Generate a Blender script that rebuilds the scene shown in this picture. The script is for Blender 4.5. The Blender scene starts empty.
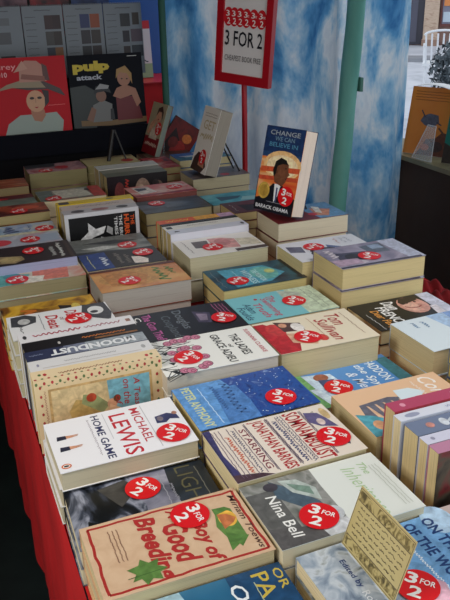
import bpy, bmesh, math, random
from mathutils import Vector, Matrix
random.seed(7)
C = bpy.context.scene.collection
PI = math.pi
T = 0.75                      # table top height

# ------------------------------------------------------------------ materials
def lin(c):
    return tuple((((v/255+0.055)/1.055)**2.4 if v/255 > .04045 else v/255/12.92) for v in c)
MATS = {}
def new_mat(name):
    m = bpy.data.materials.new(name); m.use_nodes = True
    return m, m.node_tree.nodes, m.node_tree.links, m.node_tree.nodes['Principled BSDF']
def flat(c, rough=.4, metal=0., spec=.5):
    k = ('f', c, rough, metal, spec)
    if k in MATS: return MATS[k]
    m, n, l, b = new_mat('tone')
    b.inputs['Base Color'].default_value = (*lin(c), 1)
    b.inputs['Roughness'].default_value = rough
    b.inputs['Metallic'].default_value = metal
    b.inputs['Specular IOR Level'].default_value = spec
    MATS[k] = m
    return m
def art(cols, scale=25, seed=0, detail=4, dist=.6, stretch=(1, 1, 1), rough=.33, lo=.3, hi=.7, bump=0., rot=0.):
    k = ('a', tuple(cols), scale, seed, detail, dist, stretch, rough, lo, hi, bump, rot)
    if k in MATS: return MATS[k]
    m, n, l, b = new_mat('print')
    tc = n.new('ShaderNodeTexCoord'); mp = n.new('ShaderNodeMapping')
    mp.inputs['Location'].default_value = (seed*1.37, seed*.71, seed*.33)
    mp.inputs['Scale'].default_value = stretch
    mp.inputs['Rotation'].default_value = (0, 0, rot)
    nz = n.new('ShaderNodeTexNoise'); nz.inputs['Scale'].default_value = scale
    nz.inputs['Detail'].default_value = detail; nz.inputs['Distortion'].default_value = dist
    cr = n.new('ShaderNodeValToRGB'); e = cr.color_ramp.elements
    N = len(cols)
    for i, c in enumerate(cols):
        p = lo+(hi-lo)*i/max(1, N-1)
        x = e[i] if i < 2 else e.new(p)
        x.position = p; x.color = (*lin(c), 1)
    l.new(tc.outputs['Object'], mp.inputs['Vector']); l.new(mp.outputs[0], nz.inputs['Vector'])
    l.new(nz.outputs['Fac'], cr.inputs[0]); l.new(cr.outputs[0], b.inputs['Base Color'])
    b.inputs['Roughness'].default_value = rough
    if bump:
        bp = n.new('ShaderNodeBump'); bp.inputs['Strength'].default_value = bump; bp.inputs['Distance'].default_value = .01
        l.new(nz.outputs['Fac'], bp.inputs['Height']); l.new(bp.outputs[0], b.inputs['Normal'])
    MATS[k] = m
    return m
def pages(c):
    k = ('p', c)
    if k in MATS: return MATS[k]
    d = tuple(int(v*.86) for v in c)
    m = art([d, c, c], scale=40, seed=3, detail=2, dist=0, stretch=(.15, .15, 30), rough=.85, lo=.3, hi=.6)
    MATS[k] = m
    return m
def mat(x):
    if isinstance(x, bpy.types.Material): return x
    return flat(tuple(x))

# ------------------------------------------------------------------ mesh helpers
class MB:
    def __init__(s): s.v = []; s.f = []; s.m = []; s.mats = []; s.sm = []
    def mi(s, m):
        m = mat(m)
        if m not in s.mats: s.mats.append(m)
        return s.mats.index(m)
    def poly(s, pts, m, smooth=False):
        i = len(s.v); s.v += [tuple(p) for p in pts]
        s.f.append(list(range(i, i+len(pts)))); s.m.append(s.mi(m)); s.sm.append(smooth)
    def raw(s, vs, fs, m, smooth=False):
        i = len(s.v); s.v += [tuple(p) for p in vs]; k = s.mi(m)
        for f in fs: s.f.append([i+q for q in f]); s.m.append(k); s.sm.append(smooth)
    def box(s, a, b, m, M=None):
        vs = [Vector((x, y, z)) for z in (a[2], b[2]) for y in (a[1], b[1]) for x in (a[0], b[0])]
        if M: vs = [M @ v for v in vs]
        s.raw(vs, [(0, 2, 3, 1), (4, 5, 7, 6), (0, 1, 5, 4), (2, 6, 7, 3), (1, 3, 7, 5), (0, 4, 6, 2)], m)
    def tube(s, p, q, r, m, r2=None, n=14, caps=True):
        p, q = Vector(p), Vector(q); r2 = r if r2 is None else r2
        d = (q-p).normalized(); a = d.orthogonal().normalized(); b = d.cross(a)
        vs = []
        for c, rr in ((p, r), (q, r2)):
            for k in range(n):
                t = 2*PI*k/n; vs.append(c+(a*math.cos(t)+b*math.sin(t))*rr)
        s.raw(vs, [(k, (k+1) % n, n+(k+1) % n, n+k) for k in range(n)], m, True)
        if caps: s.raw(vs, [tuple(range(n))[::-1], tuple(range(n, 2*n))], m)
    def grid(s, fn, nu, nv, m, smooth=True):
        vs = [fn(i/nu, j/nv) for j in range(nv+1) for i in range(nu+1)]
        w = nu+1
        s.raw(vs, [(j*w+i, j*w+i+1, (j+1)*w+i+1, (j+1)*w+i) for j in range(nv) for i in range(nu)], m, smooth)
    def mesh(s, name):
        me = bpy.data.meshes.new(name); me.from_pydata(s.v, [], s.f)
        for m in s.mats: me.materials.append(m)
        me.polygons.foreach_set('material_index', s.m)
        me.polygons.foreach_set('use_smooth', s.sm)
        me.update()
        return me
    def build(s, name, parent=None):
        o = bpy.data.objects.new(name, s.mesh(name)); C.objects.link(o)
        if parent: o.parent = parent
        return o
def tag(o, label, cat, group=None):
    o['label'] = label; o['category'] = cat
    if group: o['group'] = group
    return o
def struct(mb, name):
    o = mb.build(name); o['kind'] = 'structure'; return o
def empty(name, label, cat, M=None, group=None):
    o = bpy.data.objects.new(name, None); C.objects.link(o); o.empty_display_size = .05
    if M is not None: o.matrix_world = M
    return tag(o, label, cat, group)
def solid(o, t, off=0):
    md = o.modifiers.new('thick', 'SOLIDIFY'); md.thickness = t; md.offset = off

TXT = {}
def text2d(body, shear=0., bold=0.):
    k = (body, shear, bold)
    if k in TXT: return TXT[k]
    cu = bpy.data.curves.new('lettering', 'FONT'); cu.body = body; cu.shear = shear; cu.offset = bold; cu.resolution_u = 2
    cu.space_line = .85; cu.align_x = 'CENTER'
    ob = bpy.data.objects.new('lettering', cu); C.objects.link(ob)
    dg = bpy.context.evaluated_depsgraph_get(); dg.update()
    me = ob.evaluated_get(dg).to_mesh()
    vs = [(v.co.x, v.co.y) for v in me.vertices]; fs = [list(p.vertices) for p in me.polygons]
    bpy.data.objects.remove(ob); bpy.data.curves.remove(cu)
    xs = [v[0] for v in vs]; ys = [v[1] for v in vs]
    x0, x1, y0, y1 = min(xs), max(xs), min(ys), max(ys)
    out = []
    for f in fs:
        a = sum(vs[f[i]][0]*vs[f[(i+1) % len(f)]][1]-vs[f[(i+1) % len(f)]][0]*vs[f[i]][1] for i in range(len(f)))
        out.append(f if a > 0 else f[::-1])
    TXT[k] = ([((x-x0)/(x1-x0), (y-y0)/(y1-y0)) for x, y in vs], out)
    return TXT[k]

def mottle(c):
    if isinstance(c, bpy.types.Material) or min(c) > 215: return c
    q = lambda f: tuple(max(0, min(255, int(v*f+(6 if f > 1 else 0)))) for v in c)
    return art([q(.88), c, q(1.09)], 80, sum(c) % 17, 5, .8, rough=.4)
def decals(mb, els, fn, W, H, total=.0005, soft=True):
    """print flat shapes on a face; fn(a, b, h) maps face fractions and lift to a point"""
    step = min(.00012, total/max(1, len(els)))
    for k, e in enumerate(els):
        h = step*(k+1)
        if soft and e[0] in 'rep' and len(els) > 2:
            e = list(e); i = {'r': 5, 'e': 5, 'p': 2}[e[0]]; e[i] = mottle(e[i])
        if e[0] == 'r':
            _, a0, b0, a1, b1, c = e
            mb.poly([fn(a0, b0, h), fn(a1, b0, h), fn(a1, b1, h), fn(a0, b1, h)], c)
        elif e[0] == 'e':
            _, a, b, r, q, c = e[:6]; n = 20
            mb.poly([fn(a+r*math.cos(2*PI*i/n), b+q*math.sin(2*PI*i/n), h) for i in range(n)], c)
        elif e[0] == 'p':
            pts = e[1]; s = sum(pts[i][0]*pts[(i+1) % len(pts)][1]-pts[(i+1) % len(pts)][0]*pts[i][1] for i in range(len(pts)))
            if s < 0: pts = pts[::-1]
            mb.poly([fn(a, b, h) for a, b in pts], e[2])
        elif e[0] == 'l':                 # thin line through points, width in face heights
            pts, w, c = e[1], e[2], e[3]
            for (a0, b0), (a1, b1) in zip(pts, pts[1:]):
                dx, dy = (a1-a0)*W, (b1-b0)*H; L = math.hypot(dx, dy) or 1e-6
                nx, ny = -dy/L*w/2, dx/L*w/2; nx /= W; ny /= H
                mb.poly([fn(a0-nx, b0-ny, h), fn(a1-nx, b1-ny, h), fn(a1+nx, b1+ny, h), fn(a0+nx, b0+ny, h)], c)
        elif e[0] == 't' and e[1] == '~':       # lettering too small or blurred to read: an uneven pen line
            a0, a1, b0, b1, c = e[2:7]; rg = random.Random(int(a0*991+b0*577)); n = max(6, min(44, int(abs(a1-a0)*W/(abs(b1-b0)*H)*3.2)))
            pts = [(a0+(a1-a0)*i/n, (b0+b1)/2+(b1-b0)*.5*(1 if i % 2 else -1)*rg.uniform(.25, 1)) for i in range(n+1)]
            wd = abs(b1-b0)*H*.2
            for (p0, q0), (p1, q1) in zip(pts, pts[1:]):
                dx, dy = (p1-p0)*W, (q1-q0)*H; L = math.hypot(dx, dy) or 1e-6; nx, ny = -dy/L*wd/2/W, dx/L*wd/2/H
                mb.poly([fn(p0-nx, q0-ny, h), fn(p1-nx, q1-ny, h), fn(p1+nx, q1+ny, h), fn(p0+nx, q0+ny, h)], c)
        elif e[0] == 't':
            _, body, a0, a1, b0, b1, c = e[:7]; o = e[7] if len(e) > 7 else {}
            vs, fs = text2d(body, o.get('shear', 0), o.get('bold', 0.01))
            sl = o.get('slope', 0)
            mb.raw([fn(a0+(a1-a0)*x, b0+(b1-b0)*y+sl*x, h) for x, y in vs], fs, c)

# ------------------------------------------------------------------ the books
WHITE = (236, 234, 230); BLACK = (18, 18, 20); RED = (214, 14, 24); CREAM = (226, 212, 176)
def scribble(a0, a1, b, amp, n, c, w=.002):
    return ('l', [(a0+(a1-a0)*i/n, b+amp*random.uniform(-1, 1)) for i in range(n+1)], w, c)

STICK = {}
def sticker_mesh(rot):
    k = round(rot, 2)
    if k in STICK: return STICK[k]
    mb = MB(); R = .0245; n = 28; cr, sr = math.cos(rot), math.sin(rot)
    def fn(a, b, h):                     # a, b in -1..1 -> local x = up (v), y = -u
        a, b = a*cr-b*sr, a*sr+b*cr
        return (b*R, -a*R, h)
    mb.poly([fn(math.cos(2*PI*i/n), math.sin(2*PI*i/n), .0004) for i in range(n)], RED)
    mb.raw([fn(math.cos(2*PI*i/n), math.sin(2*PI*i/n), z) for z in (0, .0004) for i in range(n)], [(i, (i+1) % n, n+(i+1) % n, n+i) for i in range(n)], RED)
    def f2(a, b, h): return fn(a, b, h+.0004)
    decals(mb, [('t', '3', -.62, -.08, .02, .72, WHITE, dict(bold=.03)), ('t', 'FOR', .04, .74, .16, .5, WHITE, dict(bold=.02)), ('t', '2', -.3, .3, -.76, -.08, WHITE, dict(bold=.03))], f2, 1, 1, .0003, False)
    STICK[k] = mb.mesh('sticker')
    return STICK[k]

def make_book(W, H, t, front=WHITE, els=(), spine=None, sels=(), back=None, pg=CREAM, sticker=None, srot=0., parts=True):
    """returns list of (name, mesh, children) in local frame: x = book's up, y = towards spine, z = front cover"""
    cv = .0009
    def fn(u, v, h): return ((v-.5)*H, (.5-u)*W, t+h)
    f = MB(); f.box((-H/2, -W/2, t-cv), (H/2, W/2, t), front); decals(f, els, fn, W, H)
    b = MB(); b.box((-H/2, -W/2, 0), (H/2, W/2, cv), back or spine or front)
    s = MB(); s.box((-H/2, W/2-cv, cv), (H/2, W/2, t-cv), spine or front)
    def fs(a, c, h): return (H/2-a*H, W/2+h, cv+c*(t-2*cv))
    decals(s, sels, fs, H, t)
    p = MB(); p.box((-H/2+.0015, -W/2+.0015, cv), (H/2-.0015, W/2-cv, t-cv), pages(pg))
    out = [('front_cover', f.mesh('front_cover'), None), ('back_cover', b.mesh('back_cover'), None),
           ('spine', s.mesh('spine'), None), ('page_block', p.mesh('page_block'), None)]
    if sticker:
        u, v = sticker
        out.append(('sticker', sticker_mesh(srot), ((v-.5)*H, (.5-u)*W, t+.0015)))
    return out
def put_book(parts, M, label, group=None, skip=(), name='paperback_book'):
    r = empty(name, label, 'book', M, group)
    for n, me, loc in parts:
        if n in skip: continue
        o = bpy.data.objects.new(n, me); C.objects.link(o); o.parent = r
        if loc: o.location = loc
    if 'sticker' not in skip:
        for ch in r.children:
            if ch.name.startswith('sticker'): ch['label'] = 'round red sticker with white 3 FOR 2'
    return r
ORD = ['top', 'second', 'third', 'fourth', 'fifth', 'sixth', 'seventh']
def stack(desc, X, Y, z, n, label, yaw=0., W=.129, H=.198, dy=0., dx=0., jit=.0022, **kw):
    t = z/n; gap = .0005
    ps = make_book(W, H, t-gap, **kw)
    for k in range(n):
        zz = T+z-t*(k+1)+gap/2
        if k == 0:
            put_book(ps, Matrix.Translation((X, Y, zz)) @ Matrix.Rotation(yaw, 4, 'Z'), label, None)
        else:
            M = Matrix.Translation((X+dx+random.uniform(-jit, jit), Y+dy+random.uniform(-jit, jit), zz)) @ Matrix.Rotation(yaw*.6+random.uniform(-.008, .008), 4, 'Z')
            put_book(ps, M, '%s copy down in the stack under the %s' % (ORD[k], desc), 'stack under the '+desc, ('sticker',))

def A(*a, **k): return art(*a, **k)

def hand(u, v, s, skin=(196, 140, 110), sleeve=(38, 40, 60)):
    """arm with sleeve reaching along +v"""
    q = lambda a, b: (u+a*s, v+b*s)
    return [('p', [q(-.5, -.9), q(.55, -1), q(.5, -.1), q(-.4, -.1)], sleeve),
            ('p', [q(-.36, -.1), q(.4, -.1), q(.34, .5), q(-.2, .55)], skin),
            ('p', [q(-.2, .5), q(0, .52), q(-.05, 1.1), q(-.22, 1.05)], skin), ('p', [q(.05, .5), q(.3, .5), q(.22, 1.0), q(.06, 1.0)], skin)]
navy = (38, 44, 92); red2 = (176, 34, 48)
# ---- near left column
hg = [('t', 'HOME GAME', .05, .95, .345, .405, (44, 48, 88), dict(bold=.02)),
      ('t', '~', .1, .85, .305, .325, (150, 140, 150)),
      ('t', 'LEWIS', .12, .97, .475, .605, (190, 36, 52), dict(bold=.01)),
      ('t', 'MICHAEL', .07, .8, .645, .715, (184, 48, 62), dict(bold=.01)),
      ('l', [(.05, .74), (.95, .74)], .0012, (186, 186, 190)), ('l', [(.05, .44), (.6, .44)], .0012, (200, 200, 204))]
hg += hand(.36, .13, .078) + hand(.58, .13, .08)
hg += [('e', .9, .055, .045, .035, (206, 96, 40)), ('e', .9, .055, .028, .026, (240, 236, 228)), ('e', .9, .055, .016, .02, (30, 30, 34)),
       ('p', [(.36, .80), (.5, .79), (.52, .86), (.46, .9), (.5, .97), (.4, .965), (.33, .9)], (50, 54, 96)), ('e', .42, .83, .05, .025, (120, 110, 120)),
       ('e', .36, .955, .035, .02, (168, 120, 100))]
stack('white book with two hands on its cover', .193, .9205, .0905, 3, 'white paperback with large red author lettering and two hands, on the stack at left front', yaw=.01, W=.1315, H=.197,
      dy=.009, dx=-.002, front=(234, 233, 236), els=hg, pg=(202, 190, 160), sticker=(.76, .86), srot=.75, spine=(230, 230, 232))
dark_sea = A([(6, 10, 14), (18, 22, 28), (60, 66, 80), (150, 154, 168), (40, 46, 58)], 14, 4, 6, 1.2, (1.6, .9, 1), lo=.34, hi=.68)
mist = A([(70, 72, 86), (128, 128, 144), (168, 168, 182)], 26, 41, 5, .6); rock = A([(44, 44, 44), (76, 74, 70), (30, 32, 34)], 30, 42, 5, .6); gloom = A([(22, 28, 34), (44, 52, 62), (30, 36, 40)], 18, 43, 5, .6)
stack('stormy dark cover', .194, .798, .055, 2, 'dark stormy grey paperback partly covered by the beige book', W=.126, yaw=-.02, front=dark_sea,
      els=[('p', [(0, .46), (.35, .44), (.55, .5), (1, .46), (1, .74), (0, .74)], mist), ('p', [(.12, .22), (.5, .34), (.4, .4), (.22, .48), (.05, .42)], rock), ('p', [(0, .72), (.4, .7), (.7, .73), (1, .7), (1, 1), (0, 1)], gloom), ('p', [(.6, .1), (1, .06), (1, .3), (.8, .28)], (12, 14, 16)),
           ('t', 'LIGHT', .05, .85, .78, .9, (96, 92, 66), dict(bold=-.01)), ('t', '~', .3, .6, .7, .73, (150, 150, 160)), scribble(.1, .9, .66, .004, 26, (160, 160, 170), .0012),
           scribble(.1, .8, .93, .004, 20, (120, 120, 110), .0012)], sticker=(.28, .52), srot=.55)
leaf = [(.62, .2), (.7, .24), (.78, .21), (.77, .26), (.86, .28), (.8, .32), (.84, .37), (.75, .37), (.72, .42), (.66, .37), (.58, .39), (.6, .33), (.53, .29), (.6, .27)]
leaf = [(u+.1, v-.03) for u, v in leaf]
bb = art([(200, 166, 134), (208, 176, 144), (214, 184, 152)], 50, 7, 4); br = (166, 44, 40)
def wavy(pts, n=14, amp=.006):
    out = []
    for (a, b), (c, d) in zip(pts, pts[1:]):
        for i in range(n):
            t = i/n; out.append((a+(c-a)*t+random.uniform(-amp, amp)*1.4, b+(d-b)*t+random.uniform(-amp, amp)))
    return out+[pts[-1]]
bg = [('l', wavy([(.05, .04), (.95, .04), (.95, .97), (.05, .97), (.05, .04)]), .0035, br),
      ('p', [(.28, .80), (.5, .76), (.78, .80), (.72, .9), (.3, .9)], (96, 132, 66)), ('e', .42, .85, .12, .055, (228, 176, 70)), ('p', [(.33, .8), (.56, .8), (.5, .87), (.44, .9), (.36, .86)], (186, 110, 66)),
      ('p', [(.6, .79), (.86, .77), (.8, .83), (.84, .84), (.72, .91), (.66, .84)], (84, 122, 58)), ('p', [(.24, .79), (.34, .79), (.3, .9), (.25, .87)], (84, 122, 58)),
      ('t', 'Miriam Toews', .1, .93, .925, .965, (70, 40, 34), dict(shear=.25, bold=.01)),
      ('t', 'Boy of', .34, .93, .60, .72, (172, 44, 42), dict(shear=.25, bold=.035)),
      ('t', 'Good', .28, .84, .45, .60, (172, 44, 42), dict(shear=.25, bold=.035)),
      ('t', 'Breeding', .08, .97, .28, .44, (172, 44, 42), dict(shear=.25, bold=.035)),
      ('t', 'A', .08, .2, .52, .6, (172, 44, 42), dict(shear=.25, bold=.03)), ('p', leaf, (88, 124, 60)), ('l', [(.83, .16), (.82, .38)], .001, (60, 96, 44))]
bg += [scribble(.15, .6, .2-.025*i, .003, 24, (140, 104, 84), .001) for i in range(3)]
stack('beige book with red script', .198, .681, .083, 3, 'beige paperback with red script, a maple leaf and a little house, front left', yaw=.008, W=.1265, H=.203, dy=-.008,
      front=bb, els=bg, sticker=(.24, .65), srot=.1, pg=(216, 196, 150), spine=(206, 168, 132))
blue_ox = A([(30, 74, 110), (44, 104, 140), (88, 148, 172)], 8, 9, 3)
stack('teal blue cover at bottom', .203, .553, .066, 2, 'teal blue paperback with gold capitals at the near edge of the table', W=.126, front=blue_ox,
      els=[('p', [(0, 0), (1, 0), (1, .5), (0, .38)], (150, 182, 196)), ('r', 0, .66, 1, 1, (24, 66, 104)), ('t', 'PA', .06, .36, .80, .90, (196, 172, 72)), ('t', 'OR', .06, .32, .93, .985, (196, 172, 72)),
           scribble(.15, .85, .8, .003, 20, (170, 180, 150), .0012), ('t', 'Oxygen', .12, .95, .62, .74, (226, 232, 236), dict(shear=.2)), scribble(.2, .9, .4, .004, 20, (90, 130, 150), .0012)])
# ---- second column
ed = A([(96, 112, 134), (150, 164, 180), (196, 204, 212), (120, 126, 120)], 34, 5, 6, 1.)
stack('sky blue cover of mountains', .42, .543, .075, 3, 'blue and grey mottled paperback with navy capitals, under the handwritten card', W=.128, H=.2, yaw=.02, front=ed,
      els=[('p', [(0, .52), (1, .5), (1, 1), (0, 1)], (112, 162, 208)), ('e', .1, .95, .2, .1, (176, 204, 228)), ('t', 'ON THE ROOF', .04, .97, .84, .92, (30, 62, 116), dict(bold=.03)), ('t', 'OF THE WORLD', .04, 1., .71, .79, (30, 62, 116), dict(bold=.03)),
           ('t', '~', .3, .97, .64, .665, (232, 238, 244)), ('p', [(.62, .5), (.9, .48), (1, .62), (.8, .66), (.66, .6)], (226, 178, 196)),
           ('t', 'Edited by', .2, .55, .2, .245, (34, 58, 116)), ('t', 'Robert', .6, .9, .2, .245, (226, 230, 236))], sticker=(.74, .50), srot=.7)
nb = [('p', [(0, 0), (1, 0), (1, .46), (.8, .5), (.3, .5), (0, .51)], A([(70, 76, 72), (120, 122, 116), (150, 150, 146), (96, 100, 92)], 30, 58, 5, .8)), ('p', [(.16, .0), (1, 0), (1, .2), (.16, .2)], (92, 92, 90)), ('p', [(.78, .3), (1, .26), (1, .5), (.82, .5)], (196, 198, 200)), ('p', [(.7, .0), (1, 0), (1, .32), (.82, .3)], (86, 84, 84)),
      ('p', [(.02, .2), (.3, .18), (.62, .34), (.7, .44), (.5, .42), (.2, .3)], (74, 92, 106)), ('p', [(.05, .26), (.28, .3), (.5, .44), (.3, .46), (.1, .38)], (176, 186, 180)),
      ('p', [(.12, .3), (.26, .33), (.4, .42), (.26, .43)], (120, 146, 132)), ('e', .12, .19, .07, .05, (66, 62, 70)), ('e', .72, .46, .1, .05, (196, 200, 204)),
      ('t', 'Nina Bell', .25, .9, .11, .185, (236, 236, 232), dict(shear=.1)),
      ('t', 'The', .12, .32, .83, .885, (170, 200, 150), dict(shear=.3, bold=0)), ('t', 'Inheritance', .14, .95, .70, .80, (170, 200, 150), dict(shear=.3, bold=-.01))]
nb += [scribble(.2, .9, .9+.025*i, .003, 22, (186, 190, 180), .0009) for i in range(3)]
stack('white cover with a grey garden picture', .4017, .672, .0877, 3, 'white and grey paperback with pale green script title behind the handwritten card', yaw=.009, W=.1255, H=.198,
      front=(220, 224, 218), els=nb, sticker=(.72, .34), srot=.75, pg=(220, 208, 176), spine=(120, 122, 118))
so = [('p', [(0, 0), (1, 0), (1, .07), (.5, .035), (0, .06)], (62, 58, 104)), ('r', 0, 0, 1, .015, (50, 46, 84)), ('p', [(.86, 0), (1, 0), (1, .28), (.93, .2)], (74, 52, 60)),
      ('t', 'THE', .1, .24, .86, .88, (30, 30, 60)), ('t', 'SOMNAMBULIST', .03, .99, .635, .765, (168, 34, 40), dict(bold=.02)), ('t', '~', .04, .97, .585, .615, (60, 60, 100)), ('t', '~', .12, .94, .525, .57, (40, 48, 100), dict(bold=.02)),
      ('t', 'JONATHAN BARNES', .03, .99, .345, .47, (168, 34, 40), dict(bold=.02)), ('t', 'STARRING', .12, .9, .255, .305, (120, 40, 60)), ('t', '~', .1, .92, .195, .225, (60, 60, 100)),
      ('t', '~', .2, .9, .125, .17, (190, 90, 60)), ('l', [(.03, .5), (.97, .5)], .0012, (80, 70, 90)), ('l', [(.03, .325), (.97, .325)], .0012, (80, 70, 90)),
      ('p', [(.1, .8), (.3, .78), (.42, .84), (.5, .96), (.3, .93), (.16, .9)], (96, 88, 128)), ('e', .34, .87, .07, .03, (206, 186, 180)), ('p', [(.5, .84), (.7, .82), (.86, .92), (.66, .97)], (80, 66, 88)), ('e', .2, .95, .12, .03, (208, 180, 130))]
so += [scribble(.05, .95, v, .003, 40, (110, 90, 110), .0011) for v in (.06, .085, .115, .18, .24, .315, .49, .508, .575, .622, .775, .785)]
stack('cream playbill cover', .3987, .8023, .0937, 3, 'cream playbill paperback crowded with red and blue capitals', yaw=.014, H=.196, W=.13, front=(226, 214, 200), els=so, sticker=(.67, .85), srot=.7, pg=(222, 206, 160), spine=(80, 66, 96))
snow = A([(22, 46, 112), (40, 82, 156), (36, 66, 140), (120, 150, 200)], 60, 2, 6, .5, lo=.3, hi=.75)
pa = [('p', [(0, 0), (1, 0), (1, .32), (.5, .5), (0, .42)], (94, 148, 206)), ('p', [(.2, .3), (1, .24), (1, .5), (.6, .52), (.2, .5)], (76, 124, 186)), ('t', 'PETER ANTHONY', .03, .97, .06, .14, (206, 210, 150), dict(bold=.02)),
      scribble(.1, .95, .2, .004, 30, (190, 214, 238), .0014), ('t', '~', .12, .7, .28, .33, (58, 96, 152)), ('t', '~', .1, .86, .36, .45, (66, 104, 158))]
pa += [('e', random.random(), random.uniform(.52, .98), .008, .005, (200, 214, 236)) for _ in range(46)]
stack('blue snowy night cover', .4004, .9427, .0903, 3, 'bright blue starry night paperback with pale yellow capitals', yaw=.014, W=.1306, H=.1986, front=snow, els=pa, sticker=(.71, .75), srot=.75, pg=(214, 196, 140), spine=(80, 130, 190))
ga = []
for i in range(22):
    u, v = random.uniform(.02, .98), random.uniform(.1, .46)
    ga.append(('l', [(u+random.uniform(-.2, .2), .0), (u+random.uniform(-.08, .08), v*.5), (u, v)], .0016, BLACK))
    if i % 2: ga.append(('p', [(u, v*.4), (u+.09, v*.4+.03), (u+.03, v*.4+.06)], BLACK))
for i in range(17):
    u, v = (i % 4)*.27+.1+random.uniform(-.07, .07), .17+.075*(i//4)+random.uniform(-.02, .02)
    ga += [('e', u, v, .075, .045, (70, 24, 44)), ('e', u, v, .068, .04, (196, 122, 146)), ('e', u+.012, v+.008, .036, .022, (150, 70, 100)), ('e', u+.012, v+.008, .018, .012, (206, 140, 160))]
ga += [('t', 'THE LADIES', .18, .82, .73, .81, (26, 26, 30)), ('t', 'of', .45, .55, .665, .70, (26, 26, 30)), ('t', 'GRACE ADIEU', .1, .95, .57, .645, (26, 26, 30)), ('t', 'SUSANNA CLARKE', .1, .85, .9, .94, (196, 96, 110))]
stack('white cover of pink roses', .396, 1.0775, .111, 3, 'white paperback with pink roses on black stems and black capitals', yaw=-.02, front=(232, 232, 226), els=ga, sticker=(.62, .27), srot=.35, pg=(196, 186, 168), spine=(228, 226, 220))
dc = [('p', [(.2, .6), (.62, .58), (.7, .7), (.34, .76)], (66, 58, 80)), ('p', [(.3, .62), (.56, .61), (.6, .68), (.38, .72)], (130, 116, 136)), ('t', 'Douglas', .08, .75, .38, .5, (106, 112, 118)), ('t', 'Coupland', .2, .97, .24, .36, (84, 90, 96)),
      ('t', 'The Gum Thief', .05, .98, .1, .19, (196, 96, 160), dict(bold=.02)), ('t', 'C', .1, .25, .02, .08, WHITE)]
dc += [scribble(.05+.02*i, .5, .84+.035*i, .004, 16, (170, 90, 130), .0016) for i in range(4)]
stack('black cover with a grey padlock shape', .413, 1.245, .092, 3, 'black paperback with grey lettering and a small mauve box picture', front=(24, 22, 28), els=dc, sticker=(.62, .84), srot=.9, pg=(214, 200, 160))
kh = [('e', .5, .45, .4, .4, (190, 140, 80)), ('p', [(.2, .1), (.8, .15), (.9, .5), (.5, .6), (.15, .4)], (184, 124, 66)), ('t', '~', .2, .85, .66, .8, (92, 130, 70), dict(shear=.3)), ('t', '~', .25, .6, .82, .92, (92, 130, 70), dict(shear=.3)),
      ('p', [(.0, 0), (.1, 0), (.12, 1), (0, 1)], (90, 44, 30))]
stack('orange sandy cover', .388, 1.497, .1, 2, 'orange and gold paperback with green script behind the black covers', front=A([(170, 92, 44), (202, 140, 80), (214, 166, 100)], 14, 6, 4), els=kh, sticker=(.66, .36), srot=.4, pg=(170, 166, 158), spine=(120, 50, 36))
kd = [('r', 0, 0, 1, .34, (36, 62, 124)), ('t', '~', .3, .8, .2, .32, (220, 226, 236), dict(shear=.3)), scribble(.1, .9, .1, .01, 18, (190, 190, 120), .0016), ('t', '~', .15, .8, .42, .5, (120, 112, 104)), ('t', '~', .3, .85, .52, .6, (120, 112, 104)),
      ('p', [(.5, .62), (.9, .6), (.98, .76), (.75, .8), (.55, .72)], (226, 214, 204)), ('p', [(.2, .7), (.5, .68), (.6, .82), (.3, .86)], (70, 40, 40))]
stack('dark cover with a blue panel', .382, 1.622, .102, 4, 'near-black paperback with a blue end panel and white hat, behind the orange book', W=.115, H=.185, front=(38, 30, 30), els=kd, sticker=(.35, .8), srot=.3)
gr = [('p', [(.0, .0), (.45, .0), (.4, 1), (0, 1)], (116, 118, 114)), ('p', [(.3, .15), (.5, .5), (.42, .9), (.25, .6)], (56, 58, 60)), ('p', [(.6, .1), (.8, .3), (.72, .7), (.55, .4)], (196, 196, 190)), ('p', [(.8, 0), (1, 0), (1, .8), (.88, .5)], (48, 50, 54))]
stack('grey landscape cover', .395, 1.797, .08, 3, 'grey misty landscape paperback at the foot of the black and orange one', yaw=-.02, H=.193, W=.127, front=A([(60, 62, 62), (128, 130, 124), (190, 188, 180)], 12, 8, 5, 1, (.5, 1.5, 1)), els=gr, sticker=(.69, .7), srot=.3)
fs = [('p', [(.1, .25), (.9, .3), (.85, .8), (.15, .75)], (196, 194, 176)), ('e', .3, .8, .1, .06, (40, 40, 46)), ('e', .7, .25, .16, .07, (186, 30, 40)), ('p', [(0, 0), (1, 0), (.9, .2), (.1, .25)], (90, 110, 104)), ('p', [(0, .82), (1, .8), (1, 1), (0, 1)], (176, 50, 40))]
stack('cover with pale centre panel', .39, 2.275, .1, 2, 'red and green paperback with a pale centre panel beside the yellow spine', front=A([(150, 40, 44), (110, 130, 116), (180, 170, 150)], 18, 12, 4), els=fs, sticker=(.85, .2), srot=.3)
stack('dark cover with pink flowers', .405, 2.62, .11, 2, 'tall plain-edged paperback with dark and pink floral cover by the black stand', front=A([(40, 44, 50), (150, 110, 116), (190, 150, 150), (160, 40, 50)], 20, 14, 4), els=[('p', [(0, 0), (.45, 0), (.4, .5), (0, .55)], (40, 48, 54)), ('e', .6, .6, .2, .12, (176, 34, 46))], sticker=(.85, .3), srot=.3, pg=(150, 142, 100))
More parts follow.
